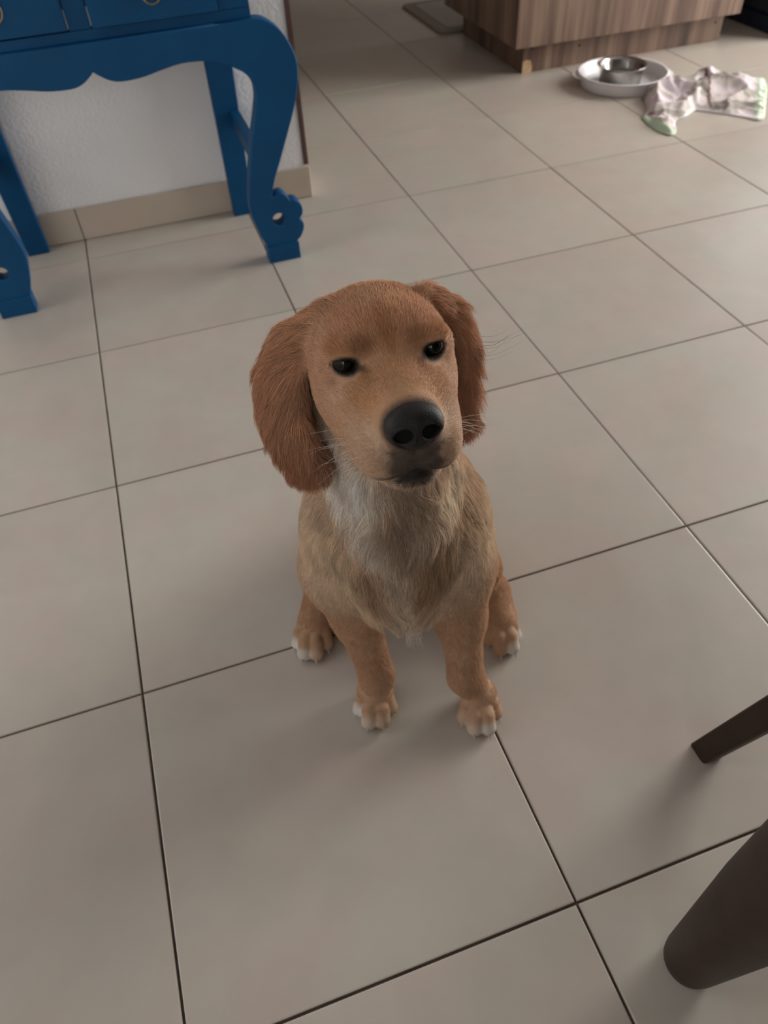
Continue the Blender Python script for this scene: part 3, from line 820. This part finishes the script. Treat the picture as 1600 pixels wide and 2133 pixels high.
def surface_nets(F, lo, h):
    S = F < 0
    n = np.array(F.shape)
    cnt = np.zeros(n - 1, np.int8)
    offs = [(i, j, k) for i in (0, 1) for j in (0, 1) for k in (0, 1)]
    for i, j, k in offs:
        cnt += S[i:n[0] - 1 + i, j:n[1] - 1 + j, k:n[2] - 1 + k]
    act = (cnt > 0) & (cnt < 8)
    I = np.argwhere(act)
    vid = np.full(n - 1, -1, np.int32); vid[act] = np.arange(len(I))
    V = {o: F[I[:, 0] + o[0], I[:, 1] + o[1], I[:, 2] + o[2]] for o in offs}
    acc = np.zeros((len(I), 3)); num = np.zeros(len(I))
    for o in offs:
        for d in range(3):
            if o[d] == 0:
                q = list(o); q[d] = 1; q = tuple(q)
                a, b = V[o], V[q]
                m_ = (a < 0) != (b < 0)
                t = np.where(m_, a / np.where(a == b, 1, a - b), 0)
                pos = np.array(o, float)[None].repeat(len(I), 0); pos[:, d] += t
                acc += pos * m_[:, None]; num += m_
    verts = lo + (I + acc / num[:, None]) * h
    quads = []
    for d in range(3):
        e1, e2 = [(1, 2), (2, 0), (0, 1)][d]
        sl0 = [slice(1, n[i] - 1) for i in range(3)]; sl1 = list(sl0)
        sl0[d] = slice(0, n[d] - 1); sl1[d] = slice(1, n[d])
        a, b = S[tuple(sl0)], S[tuple(sl1)]
        for flip, mk in ((False, a & ~b), (True, ~a & b)):
            J = np.argwhere(mk) + np.array([0 if i == d else 1 for i in range(3)])
            q = []
            for u, v in ((0, 0), (1, 0), (1, 1), (0, 1)):
                K = J.copy(); K[:, e1] -= u; K[:, e2] -= v
                q.append(vid[K[:, 0], K[:, 1], K[:, 2]])
            q = np.stack(q, 1)
            quads.append(q[:, ::-1] if flip else q)
    return verts, np.concatenate(quads)

def mesh_from(name, V, Q):
    me = bpy.data.meshes.new(name)
    me.vertices.add(len(V)); me.vertices.foreach_set('co', V.astype(np.float32).ravel())
    me.loops.add(Q.size); me.loops.foreach_set('vertex_index', Q.astype(np.int32).ravel())
    me.polygons.add(len(Q)); me.polygons.foreach_set('loop_start', np.arange(0, Q.size, Q.shape[1], dtype=np.int32))
    me.polygons.foreach_set('use_smooth', np.ones(len(Q), bool))
    me.update(calc_edges=True); me.validate()
    return me

HGRID = 0.0022
F_, lo_ = sdf_grid((-0.195, -0.075, -0.006), (0.165, 0.435, 0.585), HGRID, prims, carves)
BV, BQ = surface_nets(F_, lo_, HGRID)
BV[:, 2] = np.maximum(BV[:, 2], 0.0006)
# outward orientation check
v0, v1, v2 = BV[BQ[:, 0]], BV[BQ[:, 1]], BV[BQ[:, 2]]
if (np.cross(v1 - v0, v2 - v0) * (v0 + v1 + v2)).sum() < 0: BQ = BQ[:, ::-1]
# --- per-vertex fields of the coat -------------------------------------------------------------
def head_coords(P): return ((P - HC) @ HR) / 0.01013
def sstep(x, a, b):
    t = np.clip((x - a) / (b - a), 0, 1); return t * t * (3 - 2 * t)
def blob(P, c, r, soft=0.5):
    d = np.sqrt((((P - np.array(c)) / np.array(r)) ** 2).sum(-1)); return 1 - sstep(d, 1 - soft, 1 + soft)
def hashnoise(P, scale, seed=0):
    """smooth value noise on points"""
    q = P * scale + seed * 17.3
    i = np.floor(q).astype(np.int64); f = q - i; f = f * f * (3 - 2 * f)
    out = 0
    for dx in (0, 1):
        for dy in (0, 1):
            for dz in (0, 1):
                h = ((i[:, 0] + dx) * 73856093) ^ ((i[:, 1] + dy) * 19349663) ^ ((i[:, 2] + dz) * 83492791)
                h = (h * 2654435761) & 0xffffffff
                h = ((h >> 15) ^ h) * 2246822519 & 0xffffffff
                v = ((h >> 8) & 0xffff) / 65535.0
                out = out + v * np.where(dx, f[:, 0], 1 - f[:, 0]) * np.where(dy, f[:, 1], 1 - f[:, 1]) * np.where(dz, f[:, 2], 1 - f[:, 2])
    return out

REG = {  # region: (hair length m, lift 0..1, colour)
    'back': (0.018, 0.22, (0.64, 0.43, 0.25)), 'chest': (0.027, 0.24, (0.71, 0.545, 0.385)), 'neck': (0.024, 0.30, (0.64, 0.44, 0.27)),
    'throat': (0.028, 0.28, (0.56, 0.42, 0.30)), 'shoulder': (0.014, 0.20, (0.71, 0.545, 0.375)), 'leg': (0.0085, 0.26, (0.60, 0.365, 0.205)),  # throat tone partly stands for shade below the chin
    'paw': (0.0050, 0.22, (0.60, 0.37, 0.215)), 'thigh': (0.014, 0.22, (0.56, 0.31, 0.155)), 'hindfoot': (0.0065, 0.22, (0.55, 0.32, 0.17)),
    'hindpaw': (0.005, 0.2, (0.55, 0.32, 0.175)), 'tail': (0.025, 0.35, (0.60, 0.36, 0.17)),
    'skull': (0.0095, 0.30, (0.66, 0.36, 0.19)), 'forehead': (0.0065, 0.30, (0.66, 0.36, 0.19)), 'cheek': (0.0075, 0.26, (0.67, 0.41, 0.245)),
    'muzzle': (0.0042, 0.26, (0.60, 0.33, 0.165)), 'flew': (0.0045, 0.28, (0.66, 0.45, 0.285)), 'jaw': (0.0075, 0.28, (0.66, 0.49, 0.34)),
    'ear_l': (0.021, 0.30, (0.51, 0.265, 0.14)), 'ear_r': (0.018, 0.30, (0.52, 0.265, 0.14)),
    'toe_fl': (0.0024, 0.2, (0.60, 0.37, 0.21)), 'toe_fr': (0.0024, 0.2, (0.60, 0.37, 0.21)), 'toe_hl': (0.0024, 0.2, (0.55, 0.33, 0.18)), 'toe_hr': (0.0024, 0.2, (0.55, 0.33, 0.18)),
}
NOSE_C = (0, -10.85, -1.35)
def coat(P, N):
    """hair length, lift, flow direction and colour at surface points"""
    names = list(REG)
    D = np.full((len(P), len(names)), 1.0)
    for p in prims:
        j = names.index(p.region)
        lo, hi = p.bounds()
        near = np.where(((P > lo - 0.05) & (P < hi + 0.05)).all(1))[0]
        if len(near): D[near, j] = np.minimum(D[near, j], p.dist(P[near]))
    Wt = np.exp(-np.maximum(D - D.min(1, keepdims=True), 0) / 0.006)
    Wt /= Wt.sum(1, keepdims=True)
    Ln = Wt @ np.array([REG[n][0] for n in names]); Lf = Wt @ np.array([REG[n][1] for n in names])
    C = Wt @ np.array([REG[n][2] for n in names])
    wr = {n: Wt[:, i] for i, n in enumerate(names)}
    h = head_coords(P)
    headw = sum(wr[n] for n in ('skull', 'forehead', 'cheek', 'muzzle', 'flew', 'jaw'))
    earw = wr['ear_l'] + wr['ear_r']
    pawW = sum(wr[n] for n in ('paw', 'hindpaw', 'toe_fl', 'toe_fr', 'toe_hl', 'toe_hr', 'hindfoot'))
    # ---- flow
    fl = np.zeros_like(P)
    side = np.sign(P[:, 0] + 0.022)
    down = np.array([0, 0, -1.0])
    bodyflow = down + np.stack([0.25 * np.tanh((P[:, 0] + 0.022) / 0.05), -0.05 + 0 * P[:, 0], 0 * P[:, 0]], 1)
    # swirl of the breast: the hair runs down and towards the middle line
    br = wr['chest'] * (N[:, 1] < 0.2)
    bodyflow[:, 0] -= br * 0.9 * np.tanh((P[:, 0] + 0.018) / 0.03) * sstep(P[:, 2], 0.33, 0.24)
    nose = H(*NOSE_C)
    rad = P - nose; rad /= np.linalg.norm(rad, axis=1, keepdims=True) + 1e-9
    hb = HR @ np.array([0, 1.0, 0.15])
    headflow = rad * 0.7 + hb * 0.6
    cheekdown = HR @ np.array([0, 0.6, -0.9])
    headflow += cheekdown * (wr['cheek'] * 0.5)[:, None] + (HR @ np.array([0, 0.8, -0.7])) * (wr['jaw'] * 0.8)[:, None]
    earflow = np.array([0, 0.10, -1.0]) + np.stack([0 * side, 0 * side, 0 * side], 1)
    el = wr['ear_l'][:, None]; er_ = wr['ear_r'][:, None]
    earflow = earflow + el * np.array([-0.50, 0.25, 0.1]) * sstep(P[:, 2], 0.41, 0.47)[:, None] + el * np.array([0.25, -0.1, 0]) * sstep(P[:, 2], 0.44, 0.40)[:, None] + er_ * np.array([0.55, 0.10, 0.15]) * sstep(P[:, 2], 0.42, 0.47)[:, None]
    pawflow = np.array([0, -1.0, -0.45])
    fl = bodyflow * (1 - headw - earw - pawW)[:, None] + headflow * headw[:, None] + earflow * earw[:, None] + pawflow * pawW[:, None]
    nz = np.stack([hashnoise(P, 55, 1), hashnoise(P, 55, 2), hashnoise(P, 55, 3)], 1) - 0.5
    nz2 = np.stack([hashnoise(P, 160, 4), hashnoise(P, 160, 5), hashnoise(P, 160, 6)], 1) - 0.5
    longw = np.clip((Ln - 0.008) / 0.014, 0, 1)
    fl = fl / (np.linalg.norm(fl, axis=1, keepdims=True) + 1e-9) + nz * (0.16 + 0.99 * longw)[:, None] + nz2 * (0.05 + 0.65 * longw)[:, None]
    # ---- length tweaks
    eyeD = np.minimum(*[np.linalg.norm((h - np.array((e[0], e[1] - 0.9, e[2]))) / np.array((1.35, 1.4, 1.05)), axis=1) for e in EYES])
    Ln *= 0.35 + 0.65 * sstep(eyeD, 0.7, 1.5)
    noseD = np.linalg.norm((h - np.array(NOSE_C)) / np.array((2.1, 1.8, 1.65)), axis=1)
    Ln *= np.where(headw > 0.4, 0.6 + 0.4 * sstep(noseD, 1.0, 1.8), 1)
    lipz = -6.9 + (np.clip(-h[:, 1], 5.6, 10.3) - 5.6) * 0.24
    lip = np.where((h[:, 1] < -5.0) & (headw > 0.5), np.abs(h[:, 2] - lipz), 9)
    Ln *= 0.3 + 0.7 * sstep(lip, 0.25, 0.8)
    Ln *= 1 - 0.35 * earw * sstep(np.where(wr['ear_l'] > wr['ear_r'], P[:, 2], P[:, 2]), 0.44, 0.40)
    Ln *= 1 - 0.55 * sstep(P[:, 2], 0.215, 0.175) * (wr['chest'] + wr['shoulder'])
    Ln *= 1 - 0.45 * wr['leg'] * sstep(P[:, 2], 0.085, 0.045)
    # ---- colour
    def put(mask, colr, amt=1.0):
        nonlocal C
        w = np.clip(mask * amt, 0, 1)[:, None]; C = C * (1 - w) + np.array(colr) * w
    onhead = headw > 0.35
    hm = np.clip(headw * 1.4, 0, 1)
    # pale under the eyes and along the cheeks, deeper gold on the bridge, dark inner brows
    for s in (-1, 1):
        put(blob(h, (s * 3.3, -3.6, -1.9), (1.5, 2.2, 1.7)) * hm, (0.70, 0.47, 0.32), 0.7)
        put(blob(h, (s * 1.95, -4.6, 1.9), (0.85, 1.2, 0.65)) * hm, (0.32, 0.15, 0.06), 0.6)
        put(blob(h, (s * 1.75, -5.6, 0.15), (0.7, 1.4, 0.6)) * hm, (0.38, 0.17, 0.06), 0.6)
        put(blob(h, (s * 3.6, -3.4, 2.1), (1.4, 1.6, 0.6)) * hm, (0.50, 0.22, 0.07), 0.6)
        put(blob(h, (s * 2.6, -7.6, -3.0), (1.4, 2.6, 1.6)) * hm, (0.68, 0.47, 0.31), 0.7)
        put(blob(h, (s * 2.2, -6.3, -1.1), (1.1, 2.2, 1.1)) * hm, (0.55, 0.275, 0.11), 0.8)
        put(blob(h, (s * 4.2, -0.5, 1.6), (1.2, 3.0, 2.0)) * hm, (0.68, 0.42, 0.25), 0.7)
    put(blob(h, (0, -3.6, 2.6), (0.55, 2.5, 2.0)) * hm, (0.45, 0.20, 0.075), 0.55)
    put(blob(h, (0, -0.5, 4.6), (3.4, 3.0, 1.4)) * hm, (0.70, 0.43, 0.25), 0.6)
    put(blob(h, (0, -8.3, 0.2), (0.6, 1.7, 0.8)) * hm, (0.62, 0.37, 0.19), 0.6)
    # dark lips and skin round the nose, pale chin rim
    front = sstep(-h[:, 1], 7.6, 9.6) * hm
    dk = front * sstep(-h[:, 2], 2.2, 3.2) * sstep(h[:, 2], -7.0, -6.4) * (1 - sstep(np.abs(h[:, 0]) + (hashnoise(P, 300, 31) - 0.5) * 0.9, 1.3, 2.7))
    put(dk, (0.085, 0.066, 0.055), 0.93)
    put(blob(h, (0, -9.6, -5.85), (2.7, 1.6, 0.65)) * hm, (0.035, 0.028, 0.026), 0.9)
    put((1 - sstep(noseD, 0.95, 1.30)) * hm, (0.06, 0.05, 0.045), 0.85)
    put((1 - sstep(noseD, 0.92, 1.02)) * hm, (0.004, 0.0035, 0.0035), 1.0)
    put(blob(h, (0, -8.9, -7.3), (1.7, 1.6, 0.4)) * hm, (0.60, 0.50, 0.40), 0.8)
    # black eye rims
    put((1 - sstep(eyeD, 0.62, 0.92)) * hm, (0.012, 0.010, 0.009), 1.0)
    for e in EYES:
        s = np.sign(e[0])
        put(blob(h, (e[0] - s * 1.15, e[1] - 1.0, e[2] - 0.25), (0.55, 0.9, 0.28)) * hm, (0.06, 0.03, 0.02), 0.85)
    # ears: redder towards the tip
    put(earw * sstep(P[:, 2], 0.455, 0.405), (0.38, 0.165, 0.080), 0.75)
    put(earw * sstep(P[:, 2], 0.47, 0.51), (0.62, 0.33, 0.17), 0.6)
    # throat and breast: white bib, wandering edges, chin shade painted into the middle
    wob = (hashnoise(P, 40, 9) - 0.5) * 0.03
    X = P[:, 0] + 0.022 + wob
    nb = (1 - headw) * (1 - earw) * (P[:, 1] < 0.075)
    put(blob(P, (-0.020, 0.02, 0.345), (0.024, 0.06, 0.06)) * nb, (0.48, 0.335, 0.225), 0.85)  # darker middle, part fur tone and part painted chin shadow
    put(blob(P + wob[:, None], (-0.066, 0.020, 0.395), (0.028, 0.05, 0.050)) * nb, (0.90, 0.83, 0.76), 0.97)
    put(blob(P + wob[:, None], (-0.042, 0.010, 0.335), (0.016, 0.05, 0.050)) * nb, (0.82, 0.72, 0.62), 0.9)
    put(blob(P + wob[:, None], (0.026, 0.025, 0.375), (0.022, 0.05, 0.040)) * nb, (0.80, 0.66, 0.50), 0.85)
    put(blob(P + wob[:, None], (0.006, 0.010, 0.345), (0.014, 0.05, 0.035)) * nb, (0.80, 0.67, 0.53), 0.8)
    put(blob(P, (0.010, 0.005, 0.290), (0.020, 0.05, 0.045)) * nb, (0.42, 0.26, 0.135), 0.85)
    put(blob(P, (-0.055, 0.008, 0.275), (0.018, 0.05, 0.030)) * nb, (0.44, 0.28, 0.15), 0.8)
    put(blob(P + wob[:, None] * 0.6, (-0.020, 0.008, 0.245), (0.018, 0.05, 0.050)) * nb, (0.80, 0.68, 0.56), 0.85)
    put(blob(P, (-0.095, 0.03, 0.27), (0.035, 0.06, 0.07)) * (1 - headw - earw), (0.74, 0.58, 0.41), 0.75)
    # white toes
    for tip, d, r, region, i in TOES:
        amt = {('toe_fl', 0): 1.0, ('toe_fl', 1): 0.5, ('toe_fl', 2): 0.15, ('toe_fr', 0): 0.15, ('toe_fr', 1): 0.45, ('toe_fr', 2): 0.65, ('toe_hl', 0): 1.0, ('toe_hl', 1): 0.8, ('toe_hl', 2): 0.2, ('toe_hr', 2): 0.8, ('toe_hr', 3): 1.0}.get((region, i), 0.0)
        ln = 1.5 if (region, i) in (('toe_fl', 0), ('toe_hl', 0), ('toe_hr', 3)) else 1.0
        if amt: put(blob(P, tip + d * 0.002 - d * 0.004 * (ln - 1), np.array((r * 1.05, r * 1.1 * ln, r * 1.15)), 0.35), (0.80, 0.77, 0.73), amt)
    # gentle mottling
    C *= (0.95 + 0.10 * hashnoise(P, 60, 7))[:, None]
    sat = np.clip((0.62 - C[:, 2] / np.maximum(C[:, 0], 1e-4)) / 0.25, 0, 1)
    C = C * (1 + sat[:, None] * np.array((-0.025, 0.0, 0.10)))
    skip = (noseD < 0.93) & onhead | (eyeD < 0.60)
    return Ln, Lf, fl, C, skip

# ---- body mesh, coat colour darkened for the fur's self-shadow as a colour attribute
v0, v1, v2, v3 = (BV[BQ[:, i]] for i in range(4))
fn = np.cross(v2 - v0, v3 - v1)
VN = np.zeros_like(BV)
for i in range(4): np.add.at(VN, BQ[:, i], fn)
VN /= np.linalg.norm(VN, axis=1, keepdims=True) + 1e-12
vL, vLift, vFl, vC, vSkip = coat(BV, VN)
body_me = mesh_from('body', BV, BQ)
ca = body_me.color_attributes.new('coat', 'FLOAT_COLOR', 'POINT')
ca.data.foreach_set('color', np.concatenate([vC * 0.72, np.ones((len(vC), 1))], 1).astype(np.float32).ravel())
k = NT('dog_skin')
at = k.new('ShaderNodeAttribute'); at.attribute_name = 'coat'
k.set(Base_Color=at.outputs['Color'], Roughness=0.75)
k.p.inputs['Specular IOR Level'].default_value = 0.2
tc = k.new('ShaderNodeTexCoord'); nn = k.noise(600, 3, 0.6, tc.outputs['Object']); k.bump(nn.outputs[0], 0.3, 0.002)
body = link('body', body_me, k.m, dog)

# ---- fur strands
rng = np.random.default_rng(7)
NF = 360000
tri = np.concatenate([BQ[:, [0, 1, 2]], BQ[:, [0, 2, 3]]])
A = np.linalg.norm(np.cross(BV[tri[:, 1]] - BV[tri[:, 0]], BV[tri[:, 2]] - BV[tri[:, 0]]), axis=1) / 2
cen = BV[tri].mean(1)
dens = np.where(cen[:, 2] > 0.385, 2.6, 1.0) * np.where(cen[:, 1] > 0.20, 0.30, 1.0) * np.where(cen[:, 2] < 0.10, 1.8, 1.0)
dens *= np.where(cen[:, 2] < 0.004, 0.0, 1.0)
dens *= np.clip(0.0065 / np.maximum(vL[tri].mean(1), 1e-4), 0.45, 1.5)
cdf = np.cumsum(A * dens); area = A.sum()
ti = np.searchsorted(cdf, rng.random(NF) * cdf[-1])
r1, r2 = np.sqrt(rng.random(NF)), rng.random(NF)
bw = np.stack([1 - r1, r1 * (1 - r2), r1 * r2], 1)
def interp(a): return (a[tri[ti]] * bw[:, :, None]).sum(1)
P0 = interp(BV); N0 = interp(VN); N0 /= np.linalg.norm(N0, axis=1, keepdims=True)
L0, Lift0, Fl0, C0, skip0 = coat(P0, N0)
keep = ~skip0
P0, N0, L0, Lift0, Fl0, C0 = (a[keep] for a in (P0, N0, L0, Lift0, Fl0, C0))
nF = len(P0)
Tn = Fl0 - N0 * (Fl0 * N0).sum(1, keepdims=True)
Tn /= np.linalg.norm(Tn, axis=1, keepdims=True) + 1e-9
Tn += rng.normal(0, 0.16, (nF, 3)); Tn -= N0 * (Tn * N0).sum(1, keepdims=True); Tn /= np.linalg.norm(Tn, axis=1, keepdims=True)
Lr = L0 * rng.uniform(0.65, 1.15, nF)
K = 6
tt = np.linspace(0, 1, K)
lift = (Lift0 * rng.uniform(0.7, 1.4, nF))[:, None]
pts = np.empty((nF, K, 3))
longw = np.clip((L0 - 0.010) / 0.012, 0, 1)[:, None]
for q, t in enumerate(tt):
    out = N0 * (lift * 1.6 * t * (1 - 0.62 * t))
    sag = np.array([0, 0, -1.0]) * (0.30 * t * t) * longw
    pts[:, q] = P0 - N0 * 0.0006 + (Tn * t + out + sag) * Lr[:, None]
# clumping: strands lean to the tip of a guide strand near by
from mathutils import kdtree
NC = 14000
gi = rng.choice(nF, NC, replace=False)
kd = kdtree.KDTree(NC)
for i_, g in enumerate(gi): kd.insert(P0[g], i_)
kd.balance()
near = np.fromiter((kd.find(p)[1] for p in P0), int, nF)
G = pts[gi[near]]
off = (G - G[:, :1]) - (pts - pts[:, :1])
toward = (G - pts)
cl = (0.10 + 0.62 * longw[:, 0])[:, None, None] * (tt ** 1.5)[None, :, None]
lim = np.linalg.norm(toward[:, 0], axis=1) < 0.012
pts += np.where(lim[:, None, None], toward * cl, 0)
pts += rng.normal(0, 0.02, (nF, K, 3)) * (Lr[:, None] * tt[None])[..., None]
pts[..., 2] = np.maximum(pts[..., 2], 0.0004)
# keep strands out of the eye openings
rad0 = np.where(L0 > 0.010, 0.000150, 0.000140) * rng.uniform(0.8, 1.25, nF)
rad = rad0[:, None] * (1 - 0.88 * tt[None] ** 1.6)
hc = bpy.data.hair_curves.new('fur')
hc.add_curves([K] * nF)
hc.attributes['position'].data.foreach_set('vector', pts.astype(np.float32).ravel())
ra = hc.attributes.get('radius') or hc.attributes.new('radius', 'FLOAT', 'POINT')
ra.data.foreach_set('value', rad.astype(np.float32).ravel())
cv = hc.attributes.new('coat', 'FLOAT_COLOR', 'CURVE')
streak = hashnoise(P0[gi[near]] * np.array([1, 1, 1.0]), 420, 21)
Cv = C0 * (rng.uniform(0.80, 1.24, nF) * (1 + (streak - 0.5) * (0.16 + 0.55 * longw[:, 0])))[:, None]
pale = (rng.random(nF) < 0.05)
Cv[pale] = Cv[pale] * 0.6 + np.array((0.75, 0.60, 0.45)) * 0.4 * (Cv[pale].max(1, keepdims=True) > 0.2)
cv.data.foreach_set('color', np.concatenate([np.clip(Cv, 0, 0.95), np.ones((nF, 1))], 1).astype(np.float32).ravel())
k = NT('dog_fur')
at = k.new('ShaderNodeAttribute'); at.attribute_name = 'coat'
k.set(Base_Color=at.outputs['Color'], Roughness=0.55)
k.p.inputs['Specular IOR Level'].default_value = 0.25
tr = k.new('ShaderNodeBsdfTranslucent'); k.lk(at.outputs['Color'], tr.inputs['Color'])
mx = k.new('ShaderNodeMixShader'); mx.inputs[0].default_value = 0.25
k.lk(k.p.outputs[0], mx.inputs[1]); k.lk(tr.outputs[0], mx.inputs[2]); k.lk(mx.outputs[0], k.out.inputs['Surface'])
hc.materials.append(k.m)
fur = bpy.data.objects.new('fur', hc)
fur.parent = dog; fur['kind'] = 'stuff'
col.objects.link(fur)
scene.cycles_curves.shape = 'RIBBONS'
scene.cycles_curves.subdivisions = 2

# ---- eyes: dark ball with a brown iris under a clear wet surface
k = NT('dog_eye')
tc = k.new('ShaderNodeTexCoord')
gd = k.new('ShaderNodeVectorMath', operation='DISTANCE'); k.lk(tc.outputs['Object'], gd.inputs[0]); gd.inputs[1].default_value = (0, -0.0096, 0)
r = k.ramp(gd.outputs['Value'], [(0.0, (0.003, 0.003, 0.003)), (0.0040, (0.004, 0.003, 0.003)), (0.0046, (0.016, 0.007, 0.003)), (0.0078, (0.010, 0.005, 0.003)), (0.0086, (0.003, 0.003, 0.003)), (0.013, (0.008, 0.007, 0.007))])
k.set(Base_Color=r.outputs[0], Roughness=0.06)
k.p.inputs['Specular IOR Level'].default_value = 0.30
for e in EYES:
    b = bmesh.new(); bmesh.ops.create_uvsphere(b, u_segments=32, v_segments=20, radius=0.0096)
    o = bm_obj('eye', b, k.m, dog, True)
    o.matrix_local = Matrix.Translation(Vector(H(*e))) @ Matrix([list(r_) for r_ in HR]).to_4x4()
    o['label'] = 'dark brown shiny eye'

# ---- nose leather with nostrils
prims_b, carves_b = prims, carves
prims, carves = [], []
hell((0, -10.65, -1.25), (2.02, 1.10, 1.42), 0.006, 'n')
hell((0, -11.0, -0.85), (1.65, 0.80, 0.88), 0.006, 'n')
hell((0, -11.2, -1.95), (1.05, 0.65, 0.95), 0.005, 'n')
for s in (-1, 1):
    hell((s * 1.12, -11.15, -1.3), (0.78, 0.8, 0.85), 0.004, 'n')
    a = math.radians(24 * s)
    Rn = np.array([[math.cos(a), 0, math.sin(a)], [0, 1, 0], [-math.sin(a), 0, math.cos(a)]])
    hell((s * 0.96, -12.0, -1.52), (0.68, 1.30, 0.60), 0.0022, 'n', Rn, True)
    hcone((s * 1.2, -11.95, -1.62), 0.16, (s * 1.85, -11.4, -1.92), 0.10, 0.0018, 'n', True)
hcone((0, -12.1, -1.5), 0.07, (0, -11.6, -2.9), 0.09, 0.0016, 'n', True)
cN = H(*NOSE_C)
Fn, ln_ = sdf_grid(cN - 0.031, cN + 0.031, 0.0005, prims, carves)
NV, NQ = surface_nets(Fn, ln_, 0.0005)
prims, carves = prims_b, carves_b
a0, a1, a2 = NV[NQ[:, 0]], NV[NQ[:, 1]], NV[NQ[:, 2]]
if (np.cross(a1 - a0, a2 - a0) * ((a0 + a1 + a2) / 3 - cN)).sum() < 0: NQ = NQ[:, ::-1]
k = NT('dog_nose')
tc = k.new('ShaderNodeTexCoord')
vo = k.new('ShaderNodeTexVoronoi'); vo.inputs['Scale'].default_value = 900; k.lk(tc.outputs['Object'], vo.inputs['Vector'])
n = k.noise(120, 3, 0.5, tc.outputs['Object'])
rc = k.ramp(n.outputs[0], [(0.35, (0.008, 0.0066, 0.0064)), (0.65, (0.016, 0.0132, 0.0125))])
k.set(Base_Color=rc.outputs[0], Roughness=0.55)
k.p.inputs['Specular IOR Level'].default_value = 0.32
k.bump(vo.outputs['Distance'], 0.25, 0.0006)
no = link('nose', mesh_from('nose', NV, NQ), k.m, dog); no['label'] = 'black leathery nose with two nostrils'

# ---- claws at the toe tips, whiskers, a few stray hairs by the ear
k = NT('claw_horn'); tc = k.new('ShaderNodeTexCoord'); n = k.noise(300, 2, 0.5, tc.outputs['Object'])
k.set(Base_Color=k.ramp(n.outputs[0], [(0.3, (0.30, 0.24, 0.19)), (0.7, (0.45, 0.37, 0.30))]).outputs[0], Roughness=0.35)
for tip, d, rr_, region, i in TOES:
    b = bmesh.new()
    rings = []
    for q in range(4):
        u = q / 3; c = tip + d * (rr_ * 0.72 + 0.0062 * u) + np.array((0, 0, 0.0005 - 0.0055 * u * u)); c[2] = max(c[2], 0.0012)
        rw = 0.0021 * (1 - 0.75 * u)
        sdv = np.array((-d[1], d[0], 0))
        rings.append([b.verts.new(c + sdv * rw * math.cos(w) + np.array((0, 0, 1)) * rw * 1.2 * math.sin(w)) for w in np.linspace(0, 2 * math.pi, 8, endpoint=False)])
    for r0_, r1_ in zip(rings, rings[1:]):
        for w in range(8): b.faces.new((r0_[w], r0_[(w + 1) % 8], r1_[(w + 1) % 8], r1_[w]))
    b.faces.new(rings[-1])
    bm_obj('claw', b, k.m, dog, True)

# ---- whiskers, stray hairs by the ear, tuft at the end of the breast
def strands(name, lines, r0, colour, parent=dog):
    hcv = bpy.data.hair_curves.new(name)
    Lc = [np.array(smooth_loop([tuple(p) for p in l], 4)) for l in lines]
    hcv.add_curves([len(l) for l in Lc])
    hcv.attributes['position'].data.foreach_set('vector', np.concatenate(Lc).astype(np.float32).ravel())
    ra_ = hcv.attributes.get('radius') or hcv.attributes.new('radius', 'FLOAT', 'POINT')
    ra_.data.foreach_set('value', np.concatenate([r0 * (1 - 0.8 * np.linspace(0, 1, len(l))) for l in Lc]).astype(np.float32))
    q = NT(name + '_hair'); t_ = q.new('ShaderNodeTexCoord'); n_ = q.noise(40, 2, 0.5, t_.outputs['Object'])
    c_ = np.array(colour)
    q.set(Base_Color=q.ramp(n_.outputs[0], [(0.3, tuple(c_ * 0.85)), (0.7, tuple(np.minimum(c_ * 1.1, 1)))]).outputs[0], Roughness=0.4)
    hcv.materials.append(q.m)
    o_ = bpy.data.objects.new(name, hcv); o_.parent = parent; col.objects.link(o_)
    return o_
wl = []
rw_ = np.random.default_rng(11)
for s in (-1, 1):
    for i in range(9):
        y0 = rw_.uniform(-9.3, -6.4); z0 = rw_.uniform(-4.6, -2.8); x0 = s * (2.55 + 0.25 * (y0 + 9.3) / 3)
        L_ = rw_.uniform(3.0, 5.2); up = rw_.uniform(-0.45, 0.25); bk = rw_.uniform(0.1, 0.7)
        wl.append([H(x0, y0, z0), H(x0 + s * L_ * 0.5, y0 + bk * L_ * 0.35, z0 + up * L_ * 0.5 + 0.15), H(x0 + s * L_, y0 + bk * L_ * 0.9, z0 + up * L_ - 0.5)])
strands('whiskers', wl, 0.00016, (0.70, 0.62, 0.52))
sl_ = []
for i in range(9):
    z0 = rw_.uniform(0.462, 0.486); a = rw_.uniform(0.014, 0.030); e_ = rw_.uniform(0.0, 0.010)
    sl_.append([(0.050, 0.086, z0), (0.058 + a * 0.3, 0.090, z0 - 0.003), (0.060 + a, 0.093, z0 + e_)])
strands('stray_hairs', sl_, 0.00013, (0.40, 0.19, 0.09))
tf = []
for i in range(26):
    x0 = -0.016 + rw_.normal(0, 0.004); 
    tf.append([(x0, 0.012, 0.200), (x0 + 0.003 + rw_.normal(0, 0.002), -0.002, 0.182), (x0 + 0.006 + rw_.normal(0, 0.003), -0.006 + rw_.normal(0, 0.002), 0.166 + rw_.normal(0, 0.005))])
strands('breast_tuft', tf, 0.00022, (0.85, 0.80, 0.74))
